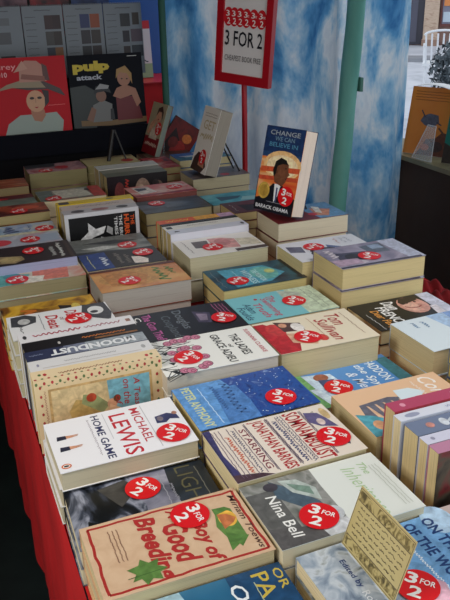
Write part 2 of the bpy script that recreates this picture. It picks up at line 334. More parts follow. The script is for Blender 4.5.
# ---- left column further back; rear dimness put into some page colours
da = [('t', 'Dance', .12, .62, .56, .68, (186, 30, 44), dict(shear=.2, bold=.02)), ('t', 'of', .35, .48, .49, .54, (120, 40, 50)), ('t', 'Death', .2, .86, .36, .48, (186, 30, 44), dict(shear=.2, bold=.02)), ('p', [(.05, .04), (.45, .02), (.5, .12), (.4, .26), (.15, .28), (.02, .18)], (64, 66, 70)), ('e', .3, .15, .12, .06, (190, 190, 188)),
      ('p', [(.0, .76), (.3, .72), (.6, .8), (.8, .95), (.5, 1), (0, .98)], (70, 70, 74)), ('e', .3, .86, .18, .08, (226, 226, 224)), ('e', .36, .84, .06, .04, (50, 50, 54)), scribble(.1, .9, .31, .004, 24, (130, 130, 136), .0012), scribble(.5, .95, .1, .02, 16, (90, 90, 94), .0012)]
stack('white cover with grey skull drawings', .182, 1.296, .115, 4, 'white paperback with red script title and grey ink drawings, left table edge', W=.109, H=.19, front=(228, 228, 228), els=da, sticker=(.55, .66), srot=.3, pg=(206, 196, 160), spine=(226, 226, 226))
stack('amber and black cover', .178, 1.409, .09, 4, 'amber yellow and black paperback showing behind the white skull cover', W=.108, H=.185, front=A([(30, 20, 14), (120, 76, 24), (208, 160, 44), (222, 180, 70)], 16, 21, 4, 1), els=[('p', [(.3, .6), (.9, .62), (.9, .92), (.5, .9)], (34, 24, 20)), ('e', .5, .78, .2, .05, (206, 180, 80)), ('t', '~', .3, .8, .15, .4, (196, 110, 36), dict(shear=.3))])
tu = [('p', [(.3, 0), (1, 0), (1, .3), (.5, .4)], (90, 164, 160)), ('p', [(.2, .45), (.9, .4), (1, .8), (.3, .85)], (206, 116, 96)), ('p', [(.6, .3), (1, .3), (1, .5), (.7, .55)], (226, 220, 206)), ('e', .5, .2, .15, .1, (60, 130, 140))]
stack('turquoise and coral cover', .188, 1.617, .098, 3, 'turquoise and coral painted paperback at the left edge below a dark cover', W=.109, H=.194, front=A([(80, 150, 150), (200, 200, 180), (200, 120, 100)], 20, 22, 4), els=tu, sticker=(.75, .24), srot=.3, pg=(150, 140, 104))
db = [('p', [(.45, .05), (.85, .02), (.95, .3), (.8, .42), (.6, .4)], (150, 130, 96)), ('e', .72, .26, .14, .12, (176, 156, 110)), ('t', '~', .12, .9, .82, .89, (220, 220, 214)), ('t', '~', .3, .8, .73, .8, (190, 190, 186)), ('r', 0, .93, 1, .97, (60, 50, 44))]
stack('dark cover with a tan animal', .182, 1.6925, .121, 4, 'dark brown paperback with a tan shape and blue-grey page edges, left side', W=.127, front=(40, 34, 36), els=db, sticker=(.4, .55), srot=.3, pg=(150, 156, 186), dy=.052)
stack('pink and grey cover', .187, 1.862, .1, 4, 'pink and pale grey paperback lying behind the dark tan-shape cover', W=.1, H=.19, front=A([(206, 150, 150), (170, 178, 190), (200, 204, 212)], 16, 30, 3), els=[('e', .5, .2, .25, .16, (206, 70, 80)), ('p', [(.2, .7), (.8, .7), (.8, .98), (.2, .98)], (160, 174, 192))], sticker=(.52, .6), srot=.3)
stack('pale blue cover', .19, 1.965, .097, 4, 'pale blue paperback with a cream strip on the left side of the table', W=.1, H=.196, front=A([(110, 140, 176), (160, 184, 208), (206, 206, 190)], 22, 31, 4), els=[('r', .75, 0, 1, 1, (206, 202, 172)), ('t', '~', .15, .7, .3, .5, (80, 100, 140)), scribble(.2, .6, .65, .02, 20, (90, 104, 140), .002)], sticker=(.63, .84), srot=.3)
stack('rust and black cover', .195, 2.13, .108, 4, 'rust red and black paperback among the left rows, behind the pale blue one', W=.105, front=A([(50, 24, 20), (140, 60, 40), (190, 100, 60)], 16, 33, 4), els=[('r', .8, 0, 1, 1, (70, 30, 24)), ('e', .4, .7, .2, .2, (196, 90, 60))], sticker=(.7, .59), srot=.3, pg=(176, 160, 112))
stack('green painted cover', .185, 2.25, .105, 4, 'dark red and sea green painted paperback, third row from the black stand', W=.115, H=.185, front=A([(56, 96, 86), (96, 130, 116), (140, 150, 136)], 14, 34, 4, 1, (.6, 1.4, 1)), els=[('r', 0, 0, .42, 1, (72, 24, 28)), ('e', .3, .4, .1, .2, (190, 30, 44))], pg=(176, 160, 112))
stack('orange striped cover', .19, 2.45, .11, 4, 'orange and brown striped paperback at far left near the black stand', W=.115, H=.185, front=A([(196, 110, 70), (110, 50, 36), (206, 150, 104)], 22, 35, 3, .3, (.3, 2, 1)), els=[('e', .4, .25, .2, .2, (196, 60, 50))], pg=(150, 130, 92))
# ---- third column
pk = A([(196, 176, 172), (216, 200, 190)], 10, 3)
stack('pale pink cover', .635, .565, .06, 2, 'pale pink paperback at the right of the near edge', W=.126, front=pk, els=[scribble(.1, .9, .2, .01, 20, (150, 130, 130), .0016)])
co = [('p', [(.34, .12), (.62, .08), (.78, .3), (.9, .5), (.4, .58), (.3, .4)], (104, 104, 118))]
for i in range(5): co.append(('p', [(.38+.002*i, .17+.075*i), (.40, .15+.075*i+.035), (.74+.03*i, .18+.075*i+.04), (.72+.03*i, .17+.075*i)], (226, 186, 152)))
co += [('p', [(.5, .02), (1, .0), (1, .22), (.75, .24), (.6, .14)], (84, 160, 176)), ('e', .8, .12, .1, .05, (214, 160, 120)), ('p', [(.2, .5), (.42, .48), (.5, .62), (.36, .74), (.22, .64)], (216, 232, 238)), ('e', .62, .64, .2, .09, (238, 208, 206)), ('t', 'Con', .06, .5, .78, .92, (248, 240, 232), dict(shear=.3)), scribble(.5, .9, .86, .01, 20, (248, 236, 226), .003), ('t', '~', .1, .8, .7, .735, (240, 224, 210))]
stack('peach cover with a striped cupcake', .629, .836, .082, 2, 'peach paperback with a grey striped cupcake case on it', yaw=.01, H=.194, front=(230, 190, 152), els=co, pg=(206, 190, 148), spine=(222, 180, 140))
b2 = [('p', [(0, 0), (1, 0), (1, .12), (0, .1)], (120, 176, 110)), ('p', [(.1, .1), (.9, .12), (.8, .4), (.2, .36)], (196, 216, 236)), ('e', .25, .25, .1, .07, (150, 90, 70)), ('p', [(.3, .2), (.6, .18), (.7, .32), (.36, .34)], (60, 70, 110)), ('p', [(.5, .05), (1, .1), (1, .2), (.5, .12)], (210, 226, 240)),
      ('t', 'FADDON', .1, .7, .74, .84, (232, 240, 244)), ('t', 'the Spy', .15, .8, .6, .7, (232, 240, 244), dict(shear=.3)), ('t', '& Me', .3, .75, .48, .58, (216, 226, 240), dict(shear=.3)), ('p', [(.1, .88), (1, .86), (1, 1), (.1, 1)], (56, 110, 120))]
stack('sky blue cartoon cover', .618, .972, .055, 2, 'sky blue illustrated paperback tucked low beneath the cream script book', yaw=.03, W=.122, H=.194, front=(84, 140, 200), els=b2, sticker=(.6, .3), srot=.7)
ts = [('p', [(.05, .0), (1, .0), (1, .2), (.7, .28), (.3, .2), (.05, .1)], (176, 36, 44)), ('e', .3, .16, .2, .09, (196, 60, 60)), ('p', [(.05, .2), (.4, .22), (.45, .42), (.2, .44)], (86, 60, 56)), ('e', .32, .38, .14, .06, (226, 220, 214)), ('p', [(.45, .22), (.75, .2), (.9, .4), (.6, .5)], (216, 170, 140)), ('e', .2, .26, .07, .04, (206, 150, 120)), ('e', .75, .5, .1, .05, (196, 60, 50)),
      ('t', 'Tom', .12, .48, .72, .86, (170, 44, 44), dict(shear=.3)), ('t', 'Sullivan', .2, .9, .58, .7, (170, 44, 44), dict(shear=.3)), scribble(.1, .85, .9, .005, 24, (170, 140, 120), .0012), scribble(.1, .8, .54, .005, 24, (190, 150, 120), .0012)]
stack('cream cover with red script', .60, 1.084, .105, 2, 'cream paperback with red script and a red-skirted crowd picture', yaw=-.018, H=.194, W=.131, front=(228, 216, 190), els=ts, sticker=(.67, .37), srot=.7, pg=(204, 190, 150), spine=(220, 206, 180))
af = [('p', [(0, .68), (1, .66), (1, 1), (0, 1)], (190, 204, 176)), ('p', [(0, .6), (.4, .58), (.5, .76), (.2, .8)], (176, 186, 170)), ('t', 'Adam', .3, .68, .12, .2, (30, 70, 100), dict(shear=.2)), ('t', 'Foulds', .4, .9, .03, .11, (30, 70, 100), dict(shear=.2)), ('t', 'The', .15, .4, .42, .5, (196, 70, 100), dict(shear=.2)), ('t', 'Swimming', .2, .92, .32, .42, (196, 70, 100), dict(shear=.2)), ('t', 'Truth', .35, .9, .22, .3, (196, 70, 100), dict(shear=.2)), ('e', .2, .3, .03, .02, (190, 40, 60)), scribble(.1, .9, .85, .01, 24, (150, 160, 140), .0016), scribble(.2, .9, .92, .01, 24, (150, 160, 140), .0016)]
stack('aqua cover with red script', .615, 1.255, .088, 3, 'aqua paperback fading to pale green, with red script lettering', front=(122, 190, 198), els=af, sticker=(.5, .65), srot=.6)
te = [('p', [(.1, .15), (.95, .18), (.9, .6), (.6, .85), (.15, .7)], (74, 154, 178)), ('e', .5, .62, .3, .16, (104, 176, 170)), ('e', .45, .7, .1, .06, (190, 200, 130)), ('t', 'THE MORTON', .3, .85, .5, .57, (196, 226, 230)), ('t', 'WITNESS', .25, .9, .38, .46, (196, 226, 230)), scribble(.2, .9, .3, .01, 22, (150, 200, 210), .002), scribble(.1, .9, .06, .01, 22, (130, 130, 130), .0014), ('r', 0, .94, 1, 1, (40, 40, 46))]
stack('glowing teal and black cover', .631, 1.424, .09, 3, 'black-bordered teal paperback with glowing light, middle of the table', front=A([(22, 40, 50), (40, 90, 108), (30, 60, 76)], 16, 40, 4), els=te, sticker=(.69, .25), srot=.4, pg=(206, 190, 130))
ws = [('p', [(.18, .2), (.55, .18), (.6, .36), (.2, .4)], (92, 84, 84)), ('p', [(.12, .42), (.7, .4), (.8, .7), (.3, .74), (.15, .6)], (206, 150, 146)), ('e', .4, .56, .2, .1, (190, 124, 124)), ('p', [(.3, .75), (.7, .72), (.8, .98), (.4, .98)], (206, 198, 176)), ('r', .86, .6, 1, 1, (76, 66, 66)), scribble(.1, .8, .1, .01, 20, (170, 160, 160), .002)]
stack('white cover with a pink figure', .615, 1.59, .112, 2, 'white paperback with a faded pink picture beside the white spines', front=(226, 222, 216), els=ws, sticker=(.62, .38), srot=.4, pg=(190, 182, 150))
stack('murky dark cover', .63, 2.0, .105, 3, 'dark grey paperback with murky blue streaks, below the red-edged book', H=.196, front=A([(30, 30, 34), (60, 60, 62), (90, 96, 110)], 14, 44, 4, 1, (.5, 1.4, 1)), els=[('p', [(.3, .4), (.7, .38), (.6, .7), (.4, .7)], (100, 104, 112)), ('r', 0, 0, .3, .3, (40, 38, 40))], sticker=(.3, .3), srot=.3, pg=(160, 150, 112))
rw = [('p', [(.1, .1), (.8, .12), (.7, .4), (.2, .36)], (216, 206, 196)), ('p', [(.2, .12), (.5, .14), (.4, .3), (.25, .3)], (40, 50, 70)), ('r', .84, 0, 1, 1, (140, 30, 36)), ('e', .3, .8, .2, .12, (206, 190, 180))]
stack('red and cream cover', .64, 2.145, .115, 3, 'red and cream paperback below the dark photo-faced upright books', W=.126, yaw=.04, H=.192, front=A([(190, 40, 46), (206, 120, 110), (216, 196, 180)], 20, 45, 3), els=rw, sticker=(.48, .74), srot=.3, pg=(120, 66, 60))
stack('cream-backed cover by the black easel', .605, 2.64, .11, 4, 'yellowed paperback with red corner under the black easel', W=.126, H=.19, front=(186, 172, 124), els=[('e', .7, .8, .2, .12, (176, 44, 44)), ('r', 0, 0, .2, 1, (150, 130, 96))], pg=(150, 140, 96))
stack('red and black cover', .766, 2.565, .1, 4, 'small red and black paperback under the book with a woman in red', W=.18, H=.105, front=A([(40, 30, 34), (176, 40, 50), (200, 150, 140)], 24, 46, 3), els=[('e', .3, .5, .15, .25, (190, 40, 50))], pg=(170, 156, 110))
# ---- right column
stack('blue-grey cover', .87, .858, .105, 4, 'blue-grey paperback at right edge in front of the pale blue book', W=.126, front=A([(96, 116, 150), (130, 148, 176)], 10, 50), els=[scribble(.2, .8, .3, .02, 14, (70, 84, 120), .003), ('r', 0, 0, .08, 1, (74, 88, 124))], pg=(196, 176, 110))
wb = [('p', [(0, .4), (1, .5), (1, 1), (0, 1)], (166, 192, 222)), ('p', [(.3, .55), (.8, .7), (.9, 1), (.4, 1)], (196, 216, 238)), ('p', [(0, .6), (.3, .58), (.4, .75), (.05, .8)], (120, 150, 200)), ('t', '~', .12, .3, .16, .2, (110, 140, 170)), ('t', '~', .14, .34, .26, .31, (110, 140, 170)), scribble(.1, .9, .8, .03, 14, (150, 176, 214), .003)]
stack('pale ice blue cover', .846, .999, .1, 2, 'pale ice blue and white paperback stacked at the right edge', yaw=.035, W=.127, front=(214, 226, 232), els=wb, pg=(206, 190, 146), spine=(200, 214, 226))
df = [('t', 'Dawn', .08, .4, .36, .5, (240, 240, 240), dict(shear=.3, bold=.02)), ('t', 'FRENCH', .22, .98, .24, .36, (240, 240, 240), dict(shear=.15, bold=.02)), ('t', 'Dear Fatty', .3, 1., .12, .23, (220, 150, 70), dict(shear=.2, bold=.02)), ('e', .36, .66, .32, .16, (206, 150, 136)), ('e', .4, .62, .2, .08, (222, 176, 160)), ('p', [(.05, .6), (.2, .54), (.3, .56), (.2, .78), (.05, .8)], (40, 26, 24)),
      ('l', [(.38, .55), (.46, .60), (.47, .68), (.42, .74)], .003, (150, 50, 54)), ('e', .26, .62, .03, .015, (50, 34, 34)), ('e', .26, .72, .03, .015, (50, 34, 34)), ('p', [(0, .84), (1, .82), (1, 1), (0, 1)], (196, 198, 216)), ('p', [(.5, .8), (1, .74), (1, .86), (.5, .88)], (220, 214, 222)), scribble(.4, .98, .07, .006, 20, (200, 200, 200), .0014)]
stack('black cover with a smiling face', .857, 1.17, .062, 2, 'black paperback with white handwritten lettering and a smiling face', front=(22, 20, 24), els=df, pg=(206, 190, 146))
mo = [('p', [(.3, .15), (.7, .1), (.75, .5), (.4, .55)], (70, 66, 84)), ('e', .55, .3, .15, .1, (50, 44, 50)), ('p', [(.15, .5), (.5, .52), (.55, .75), (.1, .78)], (90, 96, 110)), ('p', [(.15, .6), (.35, .6), (.36, .74), (.15, .74)], (140, 156, 180)), ('p', [(0, .78), (1, .82), (1, 1), (0, 1)], (176, 180, 200)), ('r', .93, 0, 1, .96, (60, 56, 72)), scribble(.75, .9, .3, .1, 10, (200, 190, 200), .003), ('t', '~', .1, .5, .06, .16, (210, 200, 206)), ('p', [(.6, .0), (.9, .02), (.88, .3), (.65, .3)], (176, 150, 170))]
stack('mauve photo cover with a car', .853, 1.31, .143, 3, 'mauve and grey photo paperback topping the tall stack of thick books at right', H=.204, W=.128, front=A([(110, 104, 126), (150, 140, 160), (186, 182, 200)], 16, 52, 4, 1), els=mo, sticker=(.64, .45), srot=.7, pg=(206, 188, 136), jit=.006, dx=-.004)
mm = [('e', .72, .3, .13, .08, (40, 40, 46)), ('e', .72, .3, .08, .05, (214, 214, 220)), ('e', .74, .62, .13, .08, (40, 40, 46)), ('e', .74, .62, .08, .05, (214, 214, 220)), ('p', [(.45, .28), (.6, .24), (.75, .4), (.68, .6), (.5, .56)], (70, 66, 76)), ('p', [(.36, .52), (.48, .5), (.6, .62), (.56, .66)], (96, 110, 150)), ('p', [(.2, .05), (.5, .02), (.6, .18), (.3, .22)], (90, 96, 120)), scribble(.12, .4, .78, .02, 20, (170, 174, 190), .0016), scribble(.12, .4, .85, .02, 20, (170, 174, 190), .0016), scribble(.12, .4, .7, .02, 20, (196, 150, 150), .0016)]
stack('white cover with a motorbike', .825, 1.44, .12, 2, 'white paperback with a black motorbike picture behind the tall right stack', W=.131, H=.2, front=(218, 220, 228), els=mm, sticker=(.4, .35), srot=.4, pg=(206, 190, 140))
ob = [('p', [(0, .5), (1, .6), (1, 1), (0, 1)], (96, 140, 180)), ('p', [(.3, .66), (.8, .6), (.9, .75), (.5, .9)], (196, 130, 100)), ('p', [(.2, .72), (.6, .66), (.7, .72), (.3, .8)], (226, 220, 210)), ('e', .7, .58, .1, .06, (190, 30, 40))]
stack('dark red and blue cover', .868, 1.652, .142, 3, 'dark red and blue paperback carrying the upright book with a man in a suit', front=(104, 28, 34), els=ob, pg=(206, 196, 170))
stack('dark red cover', .86, 1.905, .1, 4, 'dark red and black paperback at the left foot of the upright portrait book', W=.112, H=.196, front=A([(40, 16, 20), (110, 30, 36), (60, 24, 30)], 18, 55), els=[('p', [(.3, .2), (.9, .22), (.8, .5), (.4, .5)], (26, 22, 26)), scribble(.2, .8, .1, .02, 14, (190, 180, 170), .002)], pg=(206, 186, 132))
stack('turquoise cover', .855, 2.06, .085, 3, 'bright turquoise paperback between the two upright books', W=.118, front=A([(30, 120, 140), (60, 160, 180), (120, 190, 200)], 16, 56, 4), els=[('p', [(.3, .2), (.7, .2), (.6, .5), (.4, .6)], (40, 84, 110)), ('p', [(.5, .6), (.8, .5), (.9, .8), (.6, .9)], (150, 200, 206))])
stack('dull grey cover', .868, 2.275, .115, 3, 'grey-brown paperback carrying the upright white-covered book', front=A([(60, 50, 52), (96, 84, 84), (140, 124, 120)], 14, 57), els=[('e', .8, .6, .12, .08, (186, 40, 46)), ('p', [(.2, .1), (.6, .1), (.5, .3), (.3, .3)], (50, 40, 44))], pg=(176, 166, 136))
bl = [('p', [(.0, .1), (.5, .1), (.5, 1), (0, 1)], (50, 112, 180)), ('p', [(.4, .1), (.6, .2), (.6, .9), (.4, 1)], (206, 214, 220)), ('p', [(.6, 0), (1, 0), (1, 1), (.6, 1)], (60, 130, 150)), ('t', '~', .1, .45, .4, .7, (220, 230, 240))]
stack('blue seaside cover', .925, 2.57, .11, 4, 'blue seaside paperback at the far end near the curtain', W=.118, front=(40, 96, 160), els=bl, pg=(206, 196, 150))
stack('brown cover', .845, 2.735, .088, 4, 'brown paperback carrying the upright book with a woman in red', W=.128, front=(90, 60, 50), els=[('r', .1, .1, .9, .3, (150, 130, 110))])

# ------------------------------------------------------------------ books standing on their fore-edges, spines up
def spine_up(X, yf, t, label, group, W=.129, H=.198, yaw=0., name='paperback_book', **kw):
    ps = make_book(W, H, t-.0004, **kw)
    M = Matrix.Translation((X, yf+t-.0002, T+W/2)) @ Matrix.Rotation(yaw, 4, 'Z') @ Matrix.Rotation(PI/2, 4, 'X')
    put_book(ps, M, label, group)
G = 'upright books with spines up at the left edge'
fl = []
for i in range(17):
    v = .02+i*.06
    fl += [('e', .05, v, .022, .01, (170, 44, 50) if i % 3 else (84, 110, 62)), ('p', [(.075, v+.02), (.1, v+.03), (.08, v+.045)], (96, 116, 70))]
for i in range(8): fl += [('e', .1+i*.12, .045, .02, .009, (176, 60, 60)), ('e', .1+i*.12, .955, .022, .01, (170, 44, 50) if i % 2 else (84, 110, 62))]
sand = A([(216, 190, 140), (226, 206, 164)], 20, 60)
fl += [('r', .14, .1, 1, .91, (196, 160, 104)), ('r', .17, .12, 1, .89, (214, 190, 142)), ('p', [(.17, .55), (1, .58), (1, .89), (.17, .89)], (120, 176, 190)),
       ('p', [(.35, .3), (.5, .24), (.8, .3), (1, .26), (1, .48), (.6, .5), (.4, .42)], (190, 160, 96)), ('p', [(.3, .36), (.42, .34), (.6, .5), (.5, .56), (.34, .46)], (150, 160, 110)), ('e', .36, .42, .06, .04, (176, 70, 44)), ('p', [(.7, .3), (.95, .34), (1, .5), (.75, .46)], (180, 56, 40)), ('e', .5, .58, .07, .04, (214, 160, 124)),
       ('p', [(.5, .56), (.8, .5), (.9, .62), (.6, .66)], (222, 180, 140)), ('e', .44, .62, .05, .03, (120, 70, 44)),
       ('t', 'A Teashop', .2, .8, .745, .81, (170, 50, 50), dict(shear=.2)), ('t', 'on the Corner', .2, 1.0, .675, .735, (170, 50, 50), dict(shear=.2)), ('t', 'of Time', .4, .9, .61, .66, (170, 50, 50), dict(shear=.2)),
       ('t', '~', .15, .95, .065, .085, (176, 120, 100))]
fsp = [('e', .06+.0, .45, .012, .12, (84, 110, 62)), ('e', .1, .5, .014, .14, (180, 40, 50)), ('t', '~', .3, .8, .45, .7, (150, 100, 70)), ('e', .9, .5, .014, .14, (180, 40, 50)), ('e', .94, .45, .012, .12, (84, 110, 62))]
for i in range(20): fsp.append(('e', .03+i*.05, .92, .01, .07, (170, 44, 50) if i % 2 else (96, 116, 70)))
spine_up(.196, 1.047, .033, 'cream flowered paperback standing upright facing us, with a seaside picture', G, W=.131, H=.206, front=(224, 200, 156), els=fl, spine=(226, 204, 164), sels=fsp, pg=(206, 186, 130))
spine_up(.196, 1.081, .038, 'white-spined upright paperback just behind the cream flowered one', G, W=.130, H=.203, front=(222, 220, 218), spine=(218, 217, 217), sels=[('e', .07, .5, .018, .2, (170, 170, 170)), ('t', '~', .3, .72, .4, .58, (170, 168, 170)), ('e', .93, .5, .01, .14, (150, 150, 170)), ('l', [(.1, .84), (.9, .84)], .002, (196, 190, 186))], pg=(206, 196, 160))
spine_up(.196, 1.120, .036, 'upright paperback with big pale capitals on a blue to silver spine', G, W=.130, H=.203, front=(60, 66, 90), spine=(44, 50, 78), sels=[('r', 0, 0, .6, 1, (150, 158, 164)), ('r', .5, 0, .68, 1, (110, 116, 136)), ('t', 'MOONDUST', .09, .8, .22, .86, (226, 228, 230), dict(bold=.04)), ('t', '~', .86, .97, .4, .6, (130, 140, 170))], pg=(196, 186, 150))
spine_up(.196, 1.157, .038, 'black-spined upright paperback with small orange lettering', G, W=.129, H=.2, front=(26, 22, 22), spine=(22, 18, 20), sels=[('t', '~', .12, .5, .35, .6, (206, 120, 50)), ('r', .02, .7, .4, .86, (130, 84, 40)), ('e', .7, .6, .012, .14, (200, 196, 190))], pg=(196, 180, 140))
spine_up(.196, 1.196, .040, 'white-spined upright paperback with pink italic lettering, rearmost of the left upright row', G, W=.129, H=.204, front=(220, 218, 220), spine=(226, 224, 226), sels=[('t', '~', .12, .44, .3, .62, (176, 120, 130), dict(shear=.3)), ('t', '~', .47, .88, .3, .66, (180, 80, 96), dict(shear=.3)), ('e', .95, .5, .016, .2, (60, 60, 64)), ('r', .03, .34, .07, .66, (150, 110, 96))], pg=(206, 190, 150))
G = 'upright books with spines up behind the grey landscape cover'
hu = [('r', .08, .05, .99, .95, (16, 16, 18)), ('p', [(.2, .3), (.34, .4), (.3, .54), (.44, .5), (.5, .36), (.72, .1), (.8, .04), (.66, .06), (.5, .2), (.38, .3)], (212, 212, 212)), ('p', [(.3, .56), (.42, .54), (.5, .62), (.36, .63)], (170, 170, 170)), ('p', [(.5, .46), (.84, .46), (.8, .58), (.6, .64)], (190, 190, 190)), ('e', .62, .55, .05, .03, (20, 20, 20)), ('p', [(.8, .05), (.95, .05), (.95, .5), (.86, .3)], (140, 140, 142)),
      ('t', 'THE', .14, .34, .88, .93, (220, 90, 40), dict(bold=.02)), ('t', 'HURRICANE', .12, .97, .79, .86, (222, 92, 40), dict(bold=.04)), ('t', 'THE BROKEN', .12, .8, .72, .765, (220, 220, 220), dict(bold=.02)), ('t', 'TIMES OF', .14, .72, .655, .70, (220, 220, 220), dict(bold=.02)), ('r', .74, .64, .9, .71, (206, 70, 40))]
spine_up(.403, 1.9, .042, 'upright black and white photo paperback with orange capitals', G, W=.140, H=.2, front=(206, 206, 210), els=hu, spine=(180, 176, 178), sels=[('e', .2, .5, .08, .3, (60, 60, 64)), ('e', .5, .5, .12, .3, (150, 96, 96)), ('e', .8, .5, .09, .3, (70, 70, 76))], pg=(196, 180, 140))
spine_up(.408, 1.943, .055, 'thick pinkish-spined upright paperback between the photo cover and the yellow spine', G, W=.138, H=.2, front=(190, 176, 170), spine=(196, 180, 172), sels=[('t', '~', .2, .8, .35, .6, (150, 130, 130))], pg=(206, 190, 140))
spine_up(.41, 1.999, .034, 'yellow-spined upright paperback behind the black and orange one', G, W=.140, H=.212, front=(206, 176, 30), spine=(214, 184, 40), sels=[('r', .84, .1, .97, .9, (60, 60, 64)), ('e', .3, .5, .05, .25, (120, 110, 60))], pg=(206, 190, 140))
G = 'upright white books with spines up in the middle of the table'
spine_up(.617, 1.657, .036, 'bluish white upright paperback nearest the pink figure cover', G, W=.129, H=.206, front=(206, 206, 216), spine=(206, 208, 220), sels=[('t', '~', .86, .92, .3, .7, (60, 60, 70)), ('e', .05, .5, .02, .25, (80, 80, 90))], pg=(206, 186, 130))
spine_up(.617, 1.694, .032, 'cream-white upright paperback, second of the white upright row', G, W=.129, H=.206, front=(220, 214, 204), spine=(222, 218, 210), sels=[('r', .9, .2, .97, .8, (50, 50, 54)), ('t', '~', .3, .7, .3, .6, (180, 170, 160))], pg=(206, 186, 130))
spine_up(.617, 1.727, .018, 'thin black-spined upright paperback behind two white spines', G, W=.13, H=.206, front=(24, 24, 26), spine=(30, 30, 34), sels=[('t', '~', .2, .6, .3, .7, (130, 130, 134))], pg=(206, 186, 130))
spine_up(.617, 1.746, .034, 'orange and yellow spined upright paperback, rearmost of the white row', G, W=.129, H=.204, front=(206, 90, 40), spine=(216, 86, 40), sels=[('r', 0, 0, .52, 1, (222, 160, 60)), ('r', 0, .0, .2, 1, (190, 150, 180)), ('t', '~', .6, .9, .3, .75, (240, 190, 80))], pg=(206, 186, 130))
G = 'upright books with spines up at the far end'
e1 = [('r', .0, .02, 1, .24, (30, 20, 26)), ('e', .5, .2, .35, .09, (120, 60, 60)), ('t', '~', .1, .9, .28, .36, (190, 60, 50)), ('e', .5, .58, .4, .14, (150, 124, 108)), ('e', .45, .55, .2, .07, (186, 160, 140)), ('e', .55, .85, .35, .1, (110, 90, 80)), ('e', .3, .8, .14, .06, (50, 44, 44))]
spine_up(.612, 2.3, .05, 'upright dark paperback with two faces and red lettering, far end', G, W=.13, H=.2, front=(30, 26, 28), els=e1, spine=(84, 88, 70), pg=(206, 190, 140))
spine_up(.612, 2.351, .05, 'olive-spined upright paperback behind the two faces', G, W=.13, H=.2, front=(100, 100, 84), spine=(120, 120, 104), pg=(206, 190, 140))
spine_up(.612, 2.402, .065, 'pale grey-spined thick upright paperback at the far end', G, W=.132, H=.205, front=(190, 186, 176), spine=(190, 188, 180), pg=(206, 190, 140))
G = 'upright books with spines up at the right edge'
spine_up(.645, .645, .022, 'upright paperback with a dark red and green front and mauve spine, nearest at right', G, H=.206, W=.130, front=A([(46, 36, 34), (110, 36, 40), (76, 70, 56), (30, 30, 28)], 18, 66, 4, 1), els=[('p', [(.2, .1), (.5, .2), (.8, .1), (.6, .4), (.3, .3)], (150, 40, 48)), ('p', [(.3, .5), (.7, .6), (.5, .9)], (120, 96, 80))], spine=(186, 130, 158), sels=[('t', '~', .2, .6, .3, .7, (210, 176, 196))], pg=(214, 194, 146))
spine_up(.645, .668, .02, 'lilac-white spined upright paperback, second in the right row', G, H=.206, W=.130, front=(206, 206, 220), spine=(206, 206, 224), sels=[('t', '~', .2, .6, .3, .7, (176, 170, 196)), ('e', .93, .5, .015, .2, (150, 150, 170))], pg=(214, 194, 146))
spine_up(.645, .689, .034, 'slate blue-spined upright paperback with a white cat', G, H=.206, W=.130, front=(104, 116, 140), spine=(112, 124, 150), sels=[('p', [(.45, .2), (.62, .1), (.72, .5), (.6, .9), (.48, .7)], (206, 212, 220)), ('e', .74, .5, .03, .3, (206, 212, 220)), ('e', .85, .5, .03, .2, (200, 140, 130)), ('t', '~', .1, .36, .25, .75, (226, 230, 236))], pg=(214, 194, 146))
spine_up(.639, .7245, .019, 'white-spined upright paperback beside the maroon one', G, H=.2, W=.133, front=(206, 210, 222), spine=(212, 216, 228), sels=[('e', .88, .5, .06, .3, (150, 156, 180)), ('t', '~', .2, .6, .3, .7, (160, 170, 200))], pg=(220, 204, 164))
spine_up(.645, .744, .026, 'maroon and pink spined upright paperback, furthest of the right row', G, H=.206, W=.136, front=(150, 20, 40), spine=(176, 70, 100), sels=[('e', .9, .5, .02, .2, (220, 150, 170)), ('t', '~', .3, .5, .3, .7, (206, 130, 150))], pg=(206, 184, 136))

# ------------------------------------------------------------------ upright display books, easels, card
def standing(P, yaw, tilt, W, H, t, label, roll=0., **kw):
    u = Vector((math.cos(yaw), math.sin(yaw), 0)); back = Vector((-u.y, u.x, 0)); up = Vector((0, 0, 1))
    v = up*math.cos(tilt)+back*math.sin(tilt); nrm = u.cross(v)
    M = Matrix((v, -u, nrm)).transposed().to_4x4()
    if roll: M = M @ Matrix.Rotation(roll, 4, 'Z')
    ps = make_book(W, H, t, **kw)
    M.translation = Vector(P)-(M.to_3x3() @ Vector((-H/2, W/2, t)))
    put_book(ps, M, label)
    return M
def easel(M, W, H, label, c, alpha=None, left=.62, high=.22, reach=.05):
    """tilted rest with a ledge and a rear strut, fitted to the back of a standing book"""
    m = flat(c, .25) if alpha is None else glass(c, alpha)
    r = empty('book_easel', label, 'easel')
    def lp(x, y, z): return M @ Vector((x, y, z))
    zmin = lp(-H/2, 0, 0).z
    a = MB(); a.box((-H/2, -W*.3, -.0045), (H*high, W*left, -.0015), m, M); a.build('back_plate', r)
    a = MB(); top = lp(H*(high-.12), 0, -.006); d = (M.to_3x3() @ Vector((0, 0, -1))); d.z = 0; d.normalize()
    foot = Vector((lp(-H/2, 0, 0).x, lp(-H/2, 0, 0).y, zmin+.003))+d*reach
    for q_ in (-.018, .018):
        o = M.to_3x3() @ Vector((0, q_, 0)); a.tube(top+o, foot+o*1.3, .0028, m)
    a.build('strut', r)
    return r
def glass(c, alpha):
    k = ('g', c, alpha)
    if k in MATS: return MATS[k]
    m, n, l, b = new_mat('clear_plastic')
    b.inputs['Base Color'].default_value = (*lin(c), 1); b.inputs['Roughness'].default_value = .08
    b.inputs['Alpha'].default_value = alpha
    MATS[k] = m; return m
fl_ = A([(206, 70, 40), (226, 130, 60), (236, 200, 150)], 14, 70, 2, .4, (3, .4, 1))
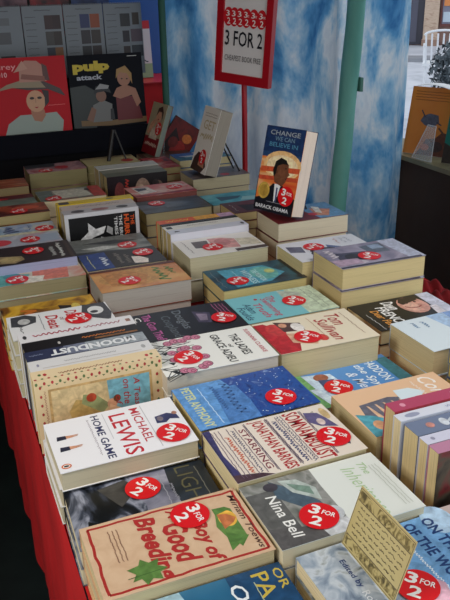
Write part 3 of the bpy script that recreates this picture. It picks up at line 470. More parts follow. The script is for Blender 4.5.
obm = [('p', [(0, .64), (1, .64), (1, 1), (0, 1)], (34, 66, 108)), ('p', [(0, .7), (1, .7), (1, 1), (0, 1)], (26, 50, 92)), ('e', .55, .56, .48, .17, (238, 190, 130)), ('e', .55, .55, .40, .13, (246, 220, 176)),
       ('p', [(.02, .46), (1, .5), (1, .56), (.02, .52)], (206, 86, 50)), ('p', [(.0, .36), (1, .4), (1, .45), (0, .41)], (196, 76, 46)), ('p', [(.0, .0), (1, 0), (1, .2), (.8, .28), (.62, .34), (.4, .34), (.25, .25), (.1, .16), (0, .14)], (14, 16, 26)),
       ('p', [(.44, .34), (.6, .34), (.56, .2), (.48, .12)], (230, 230, 232)), ('p', [(.5, .3), (.54, .3), (.55, .14), (.51, .12)], (70, 80, 120)),
       ('p', [(.42, .36), (.62, .32), (.7, .38), (.74, .45), (.78, .47), (.73, .5), (.72, .58), (.6, .63), (.46, .62), (.38, .54), (.38, .44)], (112, 68, 46)), ('p', [(.7, .58), (.64, .63), (.5, .65), (.38, .6), (.34, .5), (.38, .42), (.43, .46), (.44, .55), (.56, .58)], (22, 18, 18)),
       ('e', .45, .48, .025, .02, (96, 56, 38)), ('e', .66, .535, .022, .007, (30, 20, 18)), ('p', [(.66, .42), (.74, .43), (.7, .405)], (80, 40, 34)),
       ('e', .19, .24, .15, .098, (196, 160, 70)), ('e', .19, .24, .11, .07, (170, 134, 54)),
       ('t', 'CHANGE', .12, .88, .9, .955, (156, 164, 170)), ('t', 'WE CAN', .26, .76, .835, .885, (110, 140, 160)), ('t', 'BELIEVE IN', .14, .86, .765, .815, (80, 140, 170)), scribble(.3, .75, .12, .002, 20, (160, 160, 170), .001), ('t', 'BARACK OBAMA', .04, .9, .03, .075, (220, 222, 226), dict(bold=.02))]
M1 = standing((.751, 1.696, T+.157), -1.18, .253, .127, .21, .046, 'upright paperback with a man in a dark suit before a striped flag', front=fl_, els=obm, spine=(26, 50, 92), pg=(226, 208, 190), sticker=(.78, .22), srot=-.1)
easel(M1, .127, .21, 'dark clear plastic easel behind the portrait of a man in a suit', (40, 44, 50), .6, left=.85, high=-.02, reach=.06)
ge = [('p', [(.0, 0), (.7, 0), (.9, .12), (.7, .26), (.3, .3), (.1, .2)], (60, 40, 36)), ('p', [(.4, .1), (.8, .08), (.7, .26), (.45, .26)], (196, 140, 110)), ('t', 'GET', .2, .9, .66, .8, (196, 180, 140)), ('t', '~', .15, .92, .5, .62, (196, 180, 140)), scribble(.15, .9, .9, .006, 18, (170, 160, 150), .002), scribble(.15, .9, .86, .006, 18, (170, 160, 150), .002)]
M2 = standing((.797, 2.316, T+.129), -1.531, .307, .125, .207, .042, 'upright white paperback with faded gold title and grey page edges', front=(236, 232, 224), els=ge, spine=(200, 196, 190), pg=(150, 142, 130), sticker=(.62, .24), srot=0)
easel(M2, .125, .207, 'black easel behind the upright white paperback', (24, 22, 22), reach=.1)
gi = [('r', 0, 0, 1, .34, (130, 30, 36)), ('p', [(.25, .3), (.8, .3), (.75, .46), (.6, .55), (.35, .5)], (214, 200, 180)), ('p', [(.2, .36), (.36, .5), (.5, .62), (.4, .7), (.2, .6), (.05, .4)], (206, 150, 120)), ('e', .6, .74, .17, .12, (206, 150, 120)), ('p', [(.42, .74), (.46, .9), (.7, .95), (.85, .84), (.86, .66), (.74, .84), (.55, .84)], (50, 26, 22)), ('t', '~', .12, .9, .14, .24, (230, 200, 180), dict(shear=.2)), ('e', .62, .69, .04, .015, (150, 50, 50))]
M3 = standing((.767, 2.80, T+.098), -1.44, .347, .127, .193, .022, 'upright paperback with a woman in a red dress, at the far end', front=(170, 160, 130), els=gi, spine=(150, 40, 44), pg=(130, 140, 130), sticker=(.78, .52), srot=0)
easel(M3, .127, .193, 'clear plastic easel behind the woman in red', (150, 160, 160), .4, reach=.035)
re_ = [('p', [(.1, 0), (.6, 0), (.5, .6), (.2, .8), (.1, .4)], (40, 20, 20)), ('e', .6, .4, .25, .2, (150, 40, 36)), ('e', .7, .7, .16, .1, (196, 110, 50)), ('e', .35, .5, .16, .12, (110, 34, 30))]
# leaning askew against its neighbour, lower right corner on the table
a = .6; u = Vector((.98, -.2, 0)).normalized(); q = Vector((.905, 2.79, T+.002))
Wd, Hd = .118, .186
blc = q-u*(Wd*math.cos(a))+Vector((0, 0, Wd*math.sin(a)))
vv = Vector((0, 0, math.cos(a)))+u*math.sin(a); uu = u*math.cos(a)-Vector((0, 0, math.sin(a)))
Mr = Matrix((vv, -uu, uu.cross(vv))).transposed().to_4x4()
Mr.translation = blc-(Mr.to_3x3() @ Vector((-Hd/2, Wd/2, .02)))
put_book(make_book(Wd, Hd, .02, front=A([(44, 20, 20), (120, 34, 32), (60, 28, 26)], 16, 71), els=re_, spine=(60, 20, 20)), Mr, 'dark red paperback leaning askew at the foot of the blue curtain')

def freestand_easel(X, Y, z, label):
    r = empty('display_easel', label, 'easel'); m = (26, 22, 20)
    a = MB(); a.tube((X-.03, Y-.02, z+.001), (X+.004, Y+.01, z+.115), .007, m); a.build('leg', r)
    a = MB(); a.tube((X+.04, Y-.02, z+.001), (X+.008, Y+.01, z+.115), .0032, m); a.build('leg', r)
    a = MB(); a.tube((X+.0, Y+.055, z+.001), (X+.006, Y+.012, z+.113), .0032, m); a.build('leg', r)
freestand_easel(.625, 2.645, T+.098, 'small black three-legged easel near the dark upright books')

cardm = A([(196, 178, 120), (206, 190, 136)], 10, 80, 3, rough=.7)
band = A([(196, 178, 120), (140, 124, 76), (90, 80, 50)], 90, 81, 3, 1.5, rough=.7, lo=.4, hi=.65)
yaw, tilt = -1.553, .31
u = Vector((math.cos(yaw), math.sin(yaw), 0)); bk = Vector((-u.y, u.x, 0)); v = Vector((0, 0, math.cos(tilt)))+bk*math.sin(tilt); nr = u.cross(v)
P0 = Vector((.378, .603, T+.0775)); cw, chh = .104, .078
cr = empty('handwritten_card', 'tan handwritten review card with leaf-pattern bands standing at the near edge', 'card')
mb = MB()
def cf(a, b, h): return P0+u*(a*cw)+v*(b*chh)+nr*h
vs = [cf(a, b, h) for h in (-.0012, 0) for a, b in ((0, 0), (1, 0), (1, 1), (0, 1))]
mb.raw(vs, [(3, 2, 1, 0), (4, 5, 6, 7), (0, 1, 5, 4), (1, 2, 6, 5), (2, 3, 7, 6), (3, 0, 4, 7)], cardm)
ink = (96, 84, 62)
els = [('r', .02, .8, .98, .95, band), ('r', .02, .05, .98, .2, band), ('l', [(.02, .79), (.98, .79)], .0012, ink), ('l', [(.02, .21), (.98, .21)], .0012, ink), ('l', [(.01, .02), (.99, .02), (.99, .97), (.01, .97), (.01, .02)], .0008, ink)]
for i in range(6):
    b = .72-.085*i; x = .06+random.uniform(0, .06)
    while x < .88:
        w = random.uniform(.05, .13)
        els.append(scribble(x, min(.95, x+w), b, .016, 9, ink, .0009)); x += w+.03
decals(mb, els, cf, cw, chh, .0006); mb.build('card_face', cr)
mb = MB(); mb.poly([cf(.35, .6, -.0016), cf(.65, .6, -.0016), cf(.62, .0, -.0016)+bk*.035, cf(.38, .0, -.0016)+bk*.035], cardm); o = mb.build('prop_flap', cr); solid(o, .0008)

# ------------------------------------------------------------------ table, cloth, crate
def ab(name, par, *boxes):
    mb = MB()
    for a, b, m in boxes: mb.box(a, b, m)
    o = mb.build(name); o.parent = par; o.matrix_parent_inverse = par.matrix_world.inverted(); return o
cl = A([(176, 14, 18), (200, 20, 24), (212, 26, 30)], 6, 90, 3, rough=.8, bump=.1)
def table(x0, x1, y0, y1, l1, l2):
    tb = empty('trestle_table', l1, 'table', Matrix.Translation(((x0+x1)/2, (y0+y1)/2, 0)))
    ab('table_top', tb, ((x0+.006, y0+.006, .715), (x1-.006, y1-.003, T-.003), (120, 96, 70)))
    for x in (x0+.07, x1-.11):
        for y in (y0+.1, y1-.14): ab('leg', tb, ((x, y, 0), (x+.04, y+.04, .715), (60, 60, 62)))
    mb = MB()
    mb.grid(lambda a, b: (x0+(x1-x0)*a, y0+(y1-y0)*b, T-.0006), 8, 12, cl)
    rip = lambda s, d: (.007*math.sin(s*19+1)+.005*math.sin(s*41))*min(1, d*2.2)
    mb.grid(lambda a, b: (x0-.002-abs(rip(y0+(y1-y0)*a, b*.5)), y1-(y1-y0)*a, T-.0006-.51*b-.008*math.sin(a*23)*b), 90, 8, cl)
    mb.grid(lambda a, b: (x1+.002+.02*b+abs(rip(y0+(y1-y0)*a, b*.5))*1.5, y0+(y1-y0)*a, T-.0006-.51*b), 90, 8, cl)
    if y0 < 1: mb.grid(lambda a, b: (x0+(x1-x0)*a, y0-.002-abs(rip(a*1.1, b*.5)), T-.0006-.51*b), 60, 8, cl)
    mb.grid(lambda a, b: (x1-(x1-x0)*a, y1+.001, T-.0006-.51*b), 20, 6, cl)
    tag(mb.build('tablecloth'), l2, 'tablecloth')
table(.094, 1.1, .33, 1.44, 'wide trestle table under the red cloth nearest the viewer', 'red cloth over the near half of the book tables, hanging at the left edge')
table(.094, .968, 1.444, 2.818, 'narrower trestle table under the red cloth at the far end', 'red cloth over the far half of the book tables')
rum = MB()
def rfn(a, b):
    e = min(1, 6*a, 6*(1-a), 6*b, 6*(1-b))
    return (.975+.115*a+.006*math.sin(b*17), 1.0+.43*b, T+.003+e*(.012+.011*math.sin(b*34+a*9+2*math.sin(a*7))+.007*math.sin(a*31-b*12)))
rum.grid(rfn, 40, 90, A([(110, 8, 18), (140, 12, 24)], 12, 92, 3, rough=.9)); tag(rum.build('folded_cloth'), 'rumpled dark red cloth bunched on the table edge behind the smiling face book', 'cloth')  # shade on the red cloth put into this darker red
cr = empty('plastic_crate', 'blue plastic crate on the floor beneath the table', 'crate')
mb = MB(); bl = (22, 34, 96)
mb.box((.125, 1.45, .002), (.5, 1.462, .215), bl); mb.box((.125, 2.038, .002), (.5, 2.05, .215), bl); mb.box((.125, 1.462, .002), (.137, 2.038, .215), bl); mb.box((.488, 1.462, .002), (.5, 2.038, .215), bl); mb.box((.137, 1.462, .002), (.488, 2.038, .014), bl)
for i in range(9): mb.box((.121, 1.48+i*.063, .03), (.125, 1.49+i*.063, .2), bl)
mb.build('body', cr)
mb = MB(); mb.box((.115, 1.44, .215), (.51, 1.465, .228), bl); mb.box((.115, 2.035, .215), (.51, 2.06, .228), bl); mb.box((.115, 1.465, .215), (.14, 2.035, .228), bl); mb.box((.485, 1.465, .215), (.51, 2.035, .228), bl); mb.build('rim', cr)

# ------------------------------------------------------------------ 3 for 2 sign
sg = empty('sign_stand', 'red framed 3 FOR 2 sign on a red pole in front of the curtain', 'sign')
px, py = 1.035, 2.41
sr = flat((168, 14, 30), .35)
mb = MB(); mb.tube((px, py, .001), (px, py, .02), .06, sr, n=28); mb.build('base', sg)
mb = MB(); mb.tube((px, py, .02), (px, py, T+.385), .0095, sr); mb.build('pole', sg)
yw = -.98; u = Vector((math.cos(yw), math.sin(yw), 0)); up = Vector((0, 0, 1)); n_ = u.cross(up)
ro = -.085; u2 = u*math.cos(ro)+up*math.sin(ro); v2 = up*math.cos(ro)-u*math.sin(ro)
S0 = Vector((px, py, T+.372))+n_*.012; sw, sh = .215, .36
def sf(a, b, h): return S0+u2*((a-.5)*sw)+v2*(b*sh)+n_*h
def sbox(mb, a0, b0, a1, b1, h0, h1, m):
    vs = [sf(a, b, h) for h in (h0, h1) for a, b in ((a0, b0), (a1, b0), (a1, b1), (a0, b1))]
    mb.raw(vs, [(3, 2, 1, 0), (4, 5, 6, 7), (0, 1, 5, 4), (1, 2, 6, 5), (2, 3, 7, 6), (3, 0, 4, 7)], m)
mb = MB(); fw_ = .115; fh_ = .085
sbox(mb, 0, 0, fw_, 1, -.012, .012, sr); sbox(mb, 1-fw_, 0, 1, 1, -.012, .012, sr); sbox(mb, fw_, 0, 1-fw_, fh_, -.012, .012, sr); sbox(mb, fw_, 1-fh_, 1-fw_, 1, -.012, .012, sr)
mb.build('frame', sg)
mb = MB(); sbox(mb, fw_, fh_, 1-fw_, 1-fh_, -.01, .004, (222, 218, 216))
def si(a, b, h): return sf(fw_+a*(1-2*fw_), fh_+b*(1-2*fh_), .0045+h)
els = []
for i, a in enumerate((.1, .24, .38, .53, .70, .88)):
    els += [('e', a, .60, .115, .10, (200, 24, 36)), ('t', '3', a-.06, a+.02, .605, .665, WHITE), ('t', 'FOR', a+.02, a+.09, .61, .635, WHITE), ('t', '2', a-.03, a+.05, .525, .59, WHITE)]
els += [('t', '3 FOR 2', .05, .93, .30, .46, (26, 28, 38)), ('t', 'CHEAPEST BOOK FREE', .06, .92, .14, .20, (120, 116, 116))]
decals(mb, els, si, sw*.77, sh*.83, .002, False); mb.build('sign_sheet', sg)

# ------------------------------------------------------------------ stepped display with calendars, far left
ds = empty('stepped_display', 'black stepped display stand holding calendars at the far left', 'display stand', Matrix.Translation((.25, 3.0, 0)))
bk_ = flat((9, 10, 15), .8, 0, .2)
ab('lower_step', ds, ((-.5, 2.83, 0), (.812, 3.0, T+.172), bk_))
ab('middle_step', ds, ((-.5, 3.0, 0), (.812, 3.2, T+.36), bk_))
ab('upper_step', ds, ((-.5, 3.2, 0), (.812, 3.42, T+.5), bk_))
ab('front_lip', ds, ((-.5, 2.818, T+.11), (.812, 2.83, T+.195), flat((8, 10, 22), .8, 0, .2)))
def upright(name, label, cat, X, Y, z, W, H, t, lean, front, els, group=None, back=(60, 60, 64), part='front_sheet', extra=None):
    r = empty(name, label, cat, None, group)
    v = Vector((0, math.sin(lean), math.cos(lean))); n = Vector((1, 0, 0)).cross(v)
    P = Vector((X, Y, z))+Vector((0, 0, t*math.sin(lean)+.0005))
    def f(a, b, h): return P+Vector((a*W, 0, 0))+v*(b*H)+n*h
    def bx(mb, a0, b0, a1, b1, h0, h1, m):
        vs = [f(a, b, h) for h in (h0, h1) for a, b in ((a0, b0), (a1, b0), (a1, b1), (a0, b1))]
        mb.raw(vs, [(3, 2, 1, 0), (4, 5, 6, 7), (0, 1, 5, 4), (1, 2, 6, 5), (2, 3, 7, 6), (3, 0, 4, 7)], m)
    mb = MB(); bx(mb, 0, 0, 1, 1, -.001, 0, front); decals(mb, els, f, W, H, .002, False); mb.build(part, r)
    mb = MB(); bx(mb, 0, 0, 1, 1, -t, -.001, back); mb.build('backing', r)
    if extra: extra(f, r)
    return r
skin = (206, 156, 120)
wo = [('t', 'audrey', -.0, .38, .84, .93, (226, 150, 150)), ('t', '2010', .1, .26, .77, .83, (230, 180, 180)),
      ('p', [(.42, .0), (.5, .0), (.86, .0), (.9, .2), (.82, .31), (.6, .3), (.36, .3), (.2, .2), (.12, 0)], (158, 170, 160)), ('p', [(.5, .3), (.53, .22), (.62, .2), (.68, .28), (.66, .38), (.5, .36)], (176, 120, 92)),
      ('e', .575, .46, .12, .135, skin), ('p', [(.66, .6), (.75, .58), (.74, .44), (.68, .38), (.69, .5)], (40, 24, 22)), ('e', .53, .5, .03, .016, (40, 26, 24)), ('e', .625, .5, .03, .016, (40, 26, 24)), ('p', [(.545, .39), (.605, .39), (.575, .37)], (170, 40, 44)), ('l', [(.575, .5), (.57, .44)], .002, (170, 116, 90)),
      ('p', [(.08, .6), (.3, .64), (.5, .6), (.74, .6), (.96, .5), (.9, .6), (.7, .7), (.45, .72), (.28, .68)], (70, 52, 50)), ('p', [(.08, .6), (.3, .64), (.5, .63), (.72, .62), (.66, .7), (.4, .72), (.24, .68)], (150, 132, 104)),
      ('p', [(.4, .7), (.42, .92), (.5, .96), (.64, .95), (.72, .88), (.74, .7)], (184, 130, 112)), ('p', [(.7, .72), (.7, .92), (.76, .88), (.78, .7)], (90, 50, 44)), ('p', [(.34, .82), (.46, .96), (.52, .86)], (196, 146, 126)), ('p', [(.42, .74), (.72, .7), (.72, .76), (.44, .8)], (140, 84, 70)), scribble(.72, .94, .52-.12, .004, 16, (226, 110, 110), .002)]
upright('wall_calendar', 'red wall calendar with a woman in a wide-brimmed hat', 'calendar', .235, 2.842, T+.173, .285, .285, .006, .1, A([(186, 14, 30), (198, 20, 36)], 4, 91, rough=.7), wo, 'calendars on the lower step')
pu = [('t', 'pulp', .06, .55, .76, .92, (200, 176, 30), dict(bold=.06)), ('t', 'attack', .1, .44, .685, .75, (176, 180, 190), dict(bold=.03)), ('r', .8, .955, .93, .965, (190, 190, 190)),
      ('p', [(0, .08), (.3, .06), (.4, .5), (.2, .62), (.0, .6)], (44, 50, 48)), ('p', [(.1, .1), (.5, .08), (1, .1), (1, .17), (.5, .15), (.1, .17)], (120, 92, 54)),
      ('p', [(.6, .14), (.95, .14), (.88, .44), (.6, .46)], (104, 18, 26)), ('p', [(.56, .46), (.62, .56), (.74, .6), (.88, .54), (.94, .36), (.88, .3), (.82, .46), (.66, .42)], (160, 108, 84)), ('e', .73, .68, .09, .1, (164, 112, 86)), ('p', [(.62, .68), (.64, .8), (.76, .84), (.84, .74), (.84, .6), (.78, .74), (.68, .76)], (160, 122, 64)),
      ('p', [(.26, .14), (.52, .14), (.54, .36), (.42, .42), (.28, .36)], (116, 116, 114)), ('e', .4, .47, .07, .075, (130, 92, 74)), ('p', [(.3, .5), (.34, .6), (.5, .6), (.54, .5), (.46, .53), (.36, .52)], (30, 30, 34)), ('p', [(.33, .56), (.4, .63), (.52, .6), (.5, .56)], (150, 150, 150)), ('p', [(.18, .18), (.26, .34), (.32, .3), (.26, .14)], (130, 92, 74)), ('e', .7, .675, .014, .008, (30, 20, 20)), ('e', .77, .67, .014, .008, (30, 20, 20)), ('p', [(.5, .16), (.56, .16), (.55, .3), (.51, .3)], (40, 40, 44))]
upright('wall_calendar', 'dark wall calendar with yellow pulp lettering and two painted figures', 'calendar', .528, 2.842, T+.173, .282, .282, .006, .1, flat((14, 17, 26), .7, 0, .2), pu, 'calendars on the lower step')
def rings(W):
    def g(f, r):
        mb = MB()
        for i in range(22):
            a = .03+.94*i/21; mb.tube(f(a, .985, -.004), f(a, 1.012, .002), .0018, (120, 122, 126), n=6)
        mb.build('spiral_binding', r)
    return g
gp = 'calendar backs on the middle step'
names = ['grey calendar back at the left end with two small pictures', 'grey calendar back with six dark thumbnails, second from left', 'grey calendar back with six thumbnails including blue and orange ones', 'grey calendar back with scattered thumbnails, nearest the curtain']
thumbs = [[(.35, .5, .35, .16), (.4, .2, .35, .14), (.3, .75, .4, .1)], [(.55+.2*(i % 2)-.02, .68-.22*(i//2), .2, .19) for i in range(6)], [(.4+.26*(i % 2), .68-.22*(i//2), .24, .19) for i in range(6)], [(.42, .68, .26, .18), (.74, .7, .18, .17), (.46, .46, .18, .16), (.68, .46, .3, .18), (.46, .25, .18, .15), (.68, .25, .3, .16)]]
cols = [[(90, 90, 94), (40, 40, 44), (110, 112, 116)], [(60, 34, 34), (50, 26, 28), (70, 66, 64), (52, 40, 34), (40, 44, 60), (130, 84, 40)], [(44, 54, 100), (150, 70, 36), (50, 44, 50), (60, 50, 44), (44, 44, 48), (54, 44, 44)], [(50, 50, 54), (60, 50, 44), (44, 40, 48), (90, 74, 84), (60, 50, 50), (50, 54, 62)]]
for i in range(4):
    X = .255+.1545*i
    e = [('r', a, b, a+w, b+h, c) for (a, b, w, h), c in zip(thumbs[i], cols[i])]
    for k in range(9): e.append(scribble(.06, .32, .85-.085*k, .004, 12, (90, 94, 100), .0022))
    e.append(scribble(.3, .7, .94, .004, 12, (90, 94, 100), .003))
    upright('calendar_back', names[i], 'calendar', X, 3.03, T+.361, .151, .262, .004, .06, (128, 134, 140), e, gp, extra=rings(.15))
cc = [((60, 70, 120), (150, 150, 170)), ((40, 36, 44), (110, 70, 90)), ((84, 50, 70), (170, 120, 130)), ((60, 20, 30), (190, 30, 40)), ((30, 44, 90), (60, 90, 150))]
lab = ['blue-grey', 'near-black', 'dusky pink', 'dark red', 'deep blue']
for i in range(5):
    upright('boxed_calendar', '%s calendar on the top step of the black display' % lab[i], 'calendar', -.02+.165*i, 3.25, T+.501, .155, .19, .01, .05, A(cc[i], 20, 95+i, 3), [('r', .1, .1, .9, .3, cc[i][0])], 'calendars on the top step')

# ------------------------------------------------------------------ curtain, poles
cm, n, l, b = new_mat('curtain_dye')
tc = n.new('ShaderNodeTexCoord'); mp = n.new('ShaderNodeMapping'); mp.inputs['Scale'].default_value = (6.0, 1.2, 2.4)
nz = n.new('ShaderNodeTexNoise'); nz.inputs['Scale'].default_value = 1.; nz.inputs['Detail'].default_value = 5; nz.inputs['Roughness'].default_value = .6; nz.inputs['Distortion'].default_value = .25
rp = n.new('ShaderNodeValToRGB'); el = rp.color_ramp.elements
st = [(.34, (60, 120, 176)), (.42, (96, 160, 208)), (.49, (160, 200, 226)), (.56, (226, 234, 240)), (.68, (190, 204, 220))]
for i, (p, c) in enumerate(st):
    x = el[i] if i < 2 else el.new(p)
    x.position = p; x.color = (*lin(c), 1)
l.new(tc.outputs['Object'], mp.inputs[0]); l.new(mp.outputs[0], nz.inputs[0]); l.new(nz.outputs['Fac'], rp.inputs[0]); l.new(rp.outputs[0], b.inputs['Base Color'])
b.inputs['Roughness'].default_value = .9
tr = n.new('ShaderNodeBsdfTranslucent'); mx = n.new('ShaderNodeMixShader'); mx.inputs[0].default_value = .62
l.new(rp.outputs[0], tr.inputs[0]); l.new(b.outputs[0], mx.inputs[1]); l.new(tr.outputs[0], mx.inputs[2]); l.new(mx.outputs[0], n['Material Output'].inputs[0])
def folds(x):
    f = .016*math.sin(x*17+.5)+.009*math.sin(x*47+1.3)+.008*math.sin(x*9)
    f += .05*math.exp(-((x-.5)/.09)**2)-.035*math.exp(-((x-.97)/.11)**2)+.05*math.exp(-((x-.80)/.05)**2)
    return f
mb = MB(); mb.grid(lambda a, c: (.905+(2.012-.905)*a+.008*math.sin(c*5)*a, 2.885+folds(a*1.1)*(1.15-.4*c), .05+2.45*c), 150, 14, cm)
o = mb.build('curtain'); tag(o, 'blue and white dyed curtain hanging behind the book table', 'curtain')
gm = A([(92, 162, 150), (106, 176, 164), (122, 190, 178)], 8, 100, 3, rough=.7, stretch=(1, 1, .3), bump=.15)
tp = empty('tent_pole', 'thick green-sleeved tent pole in front of the curtain', 'pole')
px_ = lambda z: 1.632+.062*(z-.95)
mb = MB(); mb.grid(lambda a, c: (px_(.03+2.5*c)+(.037+.002*math.sin(c*40+a*9))*math.cos(2*PI*a), 2.735+(.037+.002*math.sin(c*33))*math.sin(2*PI*a), .03+2.5*c), 28, 60, gm); mb.build('sleeve', tp)
mb = MB(); mb.tube((px_(0), 2.735, 0), (px_(2.55), 2.735, 2.55), .025, (120, 124, 126)); mb.build('pole', tp)
mb = MB(); mb.box((px_(1.05)+.033, 2.70, 1.02), (px_(1.05)+.046, 2.77, 1.075), (86, 136, 124)); mb.build('tie_strap', tp)
tp = empty('tent_pole', 'thin green pole at the left edge of the blue curtain', 'pole')
mb = MB(); mb.tube((.897, 2.86, 0), (.897, 2.86, 2.55), .013, flat((44, 92, 78), .7), n=18); mb.build('pole', tp)
mb = MB(); mb.tube((.897, 2.86, 0), (.897, 2.86, .01), .02, (90, 94, 96), n=20); mb.build('foot', tp)

# ------------------------------------------------------------------ red table beyond the gap
ft = empty('cloth_covered_table', 'table with a red cloth seen through the gap beside the curtain', 'table')
mb = MB(); mb.box((.95, 4.0, .002), (1.75, 4.5, T+.2), cl); mb.build('cloth', ft)
mb = MB(); mb.box((.94, 3.992, T+.2), (1.76, 4.5, T+.206), (190, 24, 34)); mb.build('cloth_top', ft)
upright('picture_book', 'pale picture book standing on the red table beyond the gap', 'book', 1.03, 4.2, T+.206, .22, .3, .02, .12, (216, 206, 206), [('r', 0, 0, 1, .25, (150, 170, 130)), ('e', .4, .6, .22, .18, (206, 60, 60)), ('e', .55, .45, .16, .2, (236, 190, 190)), ('r', 0, .86, 1, 1, (196, 40, 50)), scribble(.1, .9, .3, .03, 14, (60, 70, 80), .006)], part='front_cover')
upright('backdrop_board', 'blue board behind the pale picture book in the gap', 'board', .95, 4.4, T+.206, .6, .7, .02, .02, (36, 80, 150), [('e', .25, .8, .05, .03, (200, 206, 220))], part='face')

# ------------------------------------------------------------------ sill and its books
A_ = A
def slab(name, label, cat, P, yaw, tilt, W, H, t, front, els):
    u = Vector((math.cos(yaw), math.sin(yaw), 0)); back = Vector((-u.y, u.x, 0))
    v = Vector((0, 0, math.cos(tilt)))+back*math.sin(tilt); nr = u.cross(v)
    ps = make_book(W, H, t, front=front, els=els, pg=(206, 200, 190))
    M = Matrix((v, -u, nr)).transposed().to_4x4()
    M.translation = Vector(P)+Vector((0, 0, t*math.sin(tilt)+.001))-(M.to_3x3() @ Vector((-H/2, W/2, t)))
    put_book(ps, M, label, None, name=name)
SZ = T-.06
og = [scribble(.1, .9, .93-.04*i, .003, 20, (150, 84, 30), .003) for i in range(4)] + [('p', [(.3, .5), (.42, .44), (.62, .42), (.74, .5), (.7, .6), (.5, .62), (.36, .58)], (84, 84, 100)), ('l', [(.3, .66), (.4, .56)], .006, (70, 60, 70)), ('l', [(.8, .46), (.68, .5)], .006, (70, 60, 70)), ('p', [(.3, 0), (1, 0), (1, .34), (.85, .36), (.7, .26), (.5, .24), (.4, .1)], (96, 50, 34)), ('e', .75, .14, .16, .08, (60, 40, 40)), ('e', .5, .12, .1, .05, (190, 90, 40)), ('l', [(.75, .42), (.95, .3)], .008, (90, 60, 50))]
slab('picture_book', 'orange picture book with a blue bird, on the window sill beside the curtain', 'book', (2.062, 2.935, SZ), -1.12, .2, .212, .30, .012, A([(206, 120, 40), (214, 134, 54)], 8, 110), og)
te2 = [('p', [(.1, .78), (.3, .74), (.36, .84), (.24, .9), (.2, .98)], (150, 40, 40)), ('e', .2, .56, .08, .05, (160, 50, 46)), ('p', [(.3, .4), (.6, .44), (.5, .56), (.34, .5)], (150, 40, 50)), ('e', .6, .7, .1, .07, (150, 40, 40)), ('p', [(.0, .0), (1, 0), (1, .2), (.5, .3), (.2, .22), (0, .3)], (50, 44, 40)), ('e', .3, .3, .04, .06, (190, 190, 190)), ('l', [(.1, .9), (.05, .5)], .006, (60, 40, 36))]
slab('picture_book', 'teal picture book with red birds at the right end of the window sill', 'book', (2.085, 2.675, SZ), -1.12, .2, .25, .29, .012, A([(20, 104, 96), (30, 120, 110)], 8, 112), te2)
st_ = empty('book_stand', 'clear plastic triangular stand before the orange picture book', 'stand')
gl = glass((226, 230, 232), .22)
mb = MB(); pa_ = [(2.04, 2.83, SZ+.002), (2.05, 2.70, SZ+.002), (2.088, 2.735, SZ+.15), (2.085, 2.79, SZ+.15)]; mb.poly(pa_, gl); o = mb.build('back_plate', st_); solid(o, .003)
mb = MB()
for a_, b_ in zip(pa_, pa_[1:]+pa_[:1]): mb.tube(a_, b_, .0016, (196, 200, 204), n=6)
mb.build('rim', st_)

pap = MB(); pap.grid(lambda a, c: (2.125+.07*a+.05*c, 2.95-.17*c+.03*a, SZ+.297+.012*math.sin(c*PI)+.004*math.sin(a*PI)), 8, 10, (226, 226, 228)); o = pap.build('paper_sheet'); solid(o, .001)
tag(o, 'white paper sheet lying on top of the orange picture book', 'paper')

# ------------------------------------------------------------------ shell
flo = A([(14, 24, 24), (20, 32, 30), (26, 38, 36)], 10, 120, 4, rough=.7)
mb = MB(); mb.box((-1.8, -1.0, -.06), (2.25, 4.9, 0), flo); struct(mb, 'floor')
wall_d = A([(40, 36, 36), (52, 46, 46)], 3, 121, 3, rough=.9)
mb = MB(); mb.box((-1.8, 4.8, 0), (1.1, 4.9, 2.6), wall_d); struct(mb, 'wall_back')
mb = MB(); mb.box((-1.8, -.4, 0), (-1.7, 4.8, 2.6), wall_d); struct(mb, 'wall_left')
brown = A([(58, 42, 34), (66, 50, 40)], 5, 122, 4, rough=.8)
mb = MB(); mb.box((2.055, .9, 0), (2.25, 4.8, SZ-.02), brown); struct(mb, 'wall_right')
mb = MB(); mb.box((2.03, .88, SZ-.02), (2.27, 4.8, SZ), A([(120, 112, 84), (134, 126, 96)], 10, 123)); struct(mb, 'trim_1')
mb = MB(); mb.box((2.055, .9, 1.9), (2.25, 3.0, 2.6), wall_d); mb.box((2.055, 1.3, SZ), (2.25, 2.1, 1.9), wall_d); struct(mb, 'wall_right_light_block')  # unseen pieces shaped to narrow the opening and cut daylight inside
mb = MB(); mb.box((-1.8, -.4, 2.6), (2.25, 2.95, 2.66), A([(50, 48, 46), (60, 58, 56)], 4, 124, rough=.9)); mb.box((-1.8, 2.95, 2.6), (.9, 4.9, 2.66), A([(50, 48, 46), (60, 58, 56)], 4, 124, rough=.9)); struct(mb, 'ceiling')
mb = MB(); mb.box((-1.8, -.46, 1.7), (2.25, -.4, 2.62), A([(110, 104, 98), (124, 118, 110)], 4, 125, rough=.9)); struct(mb, 'wall_front_light_block')  # unseen drop added behind the camera to keep daylight off the rear

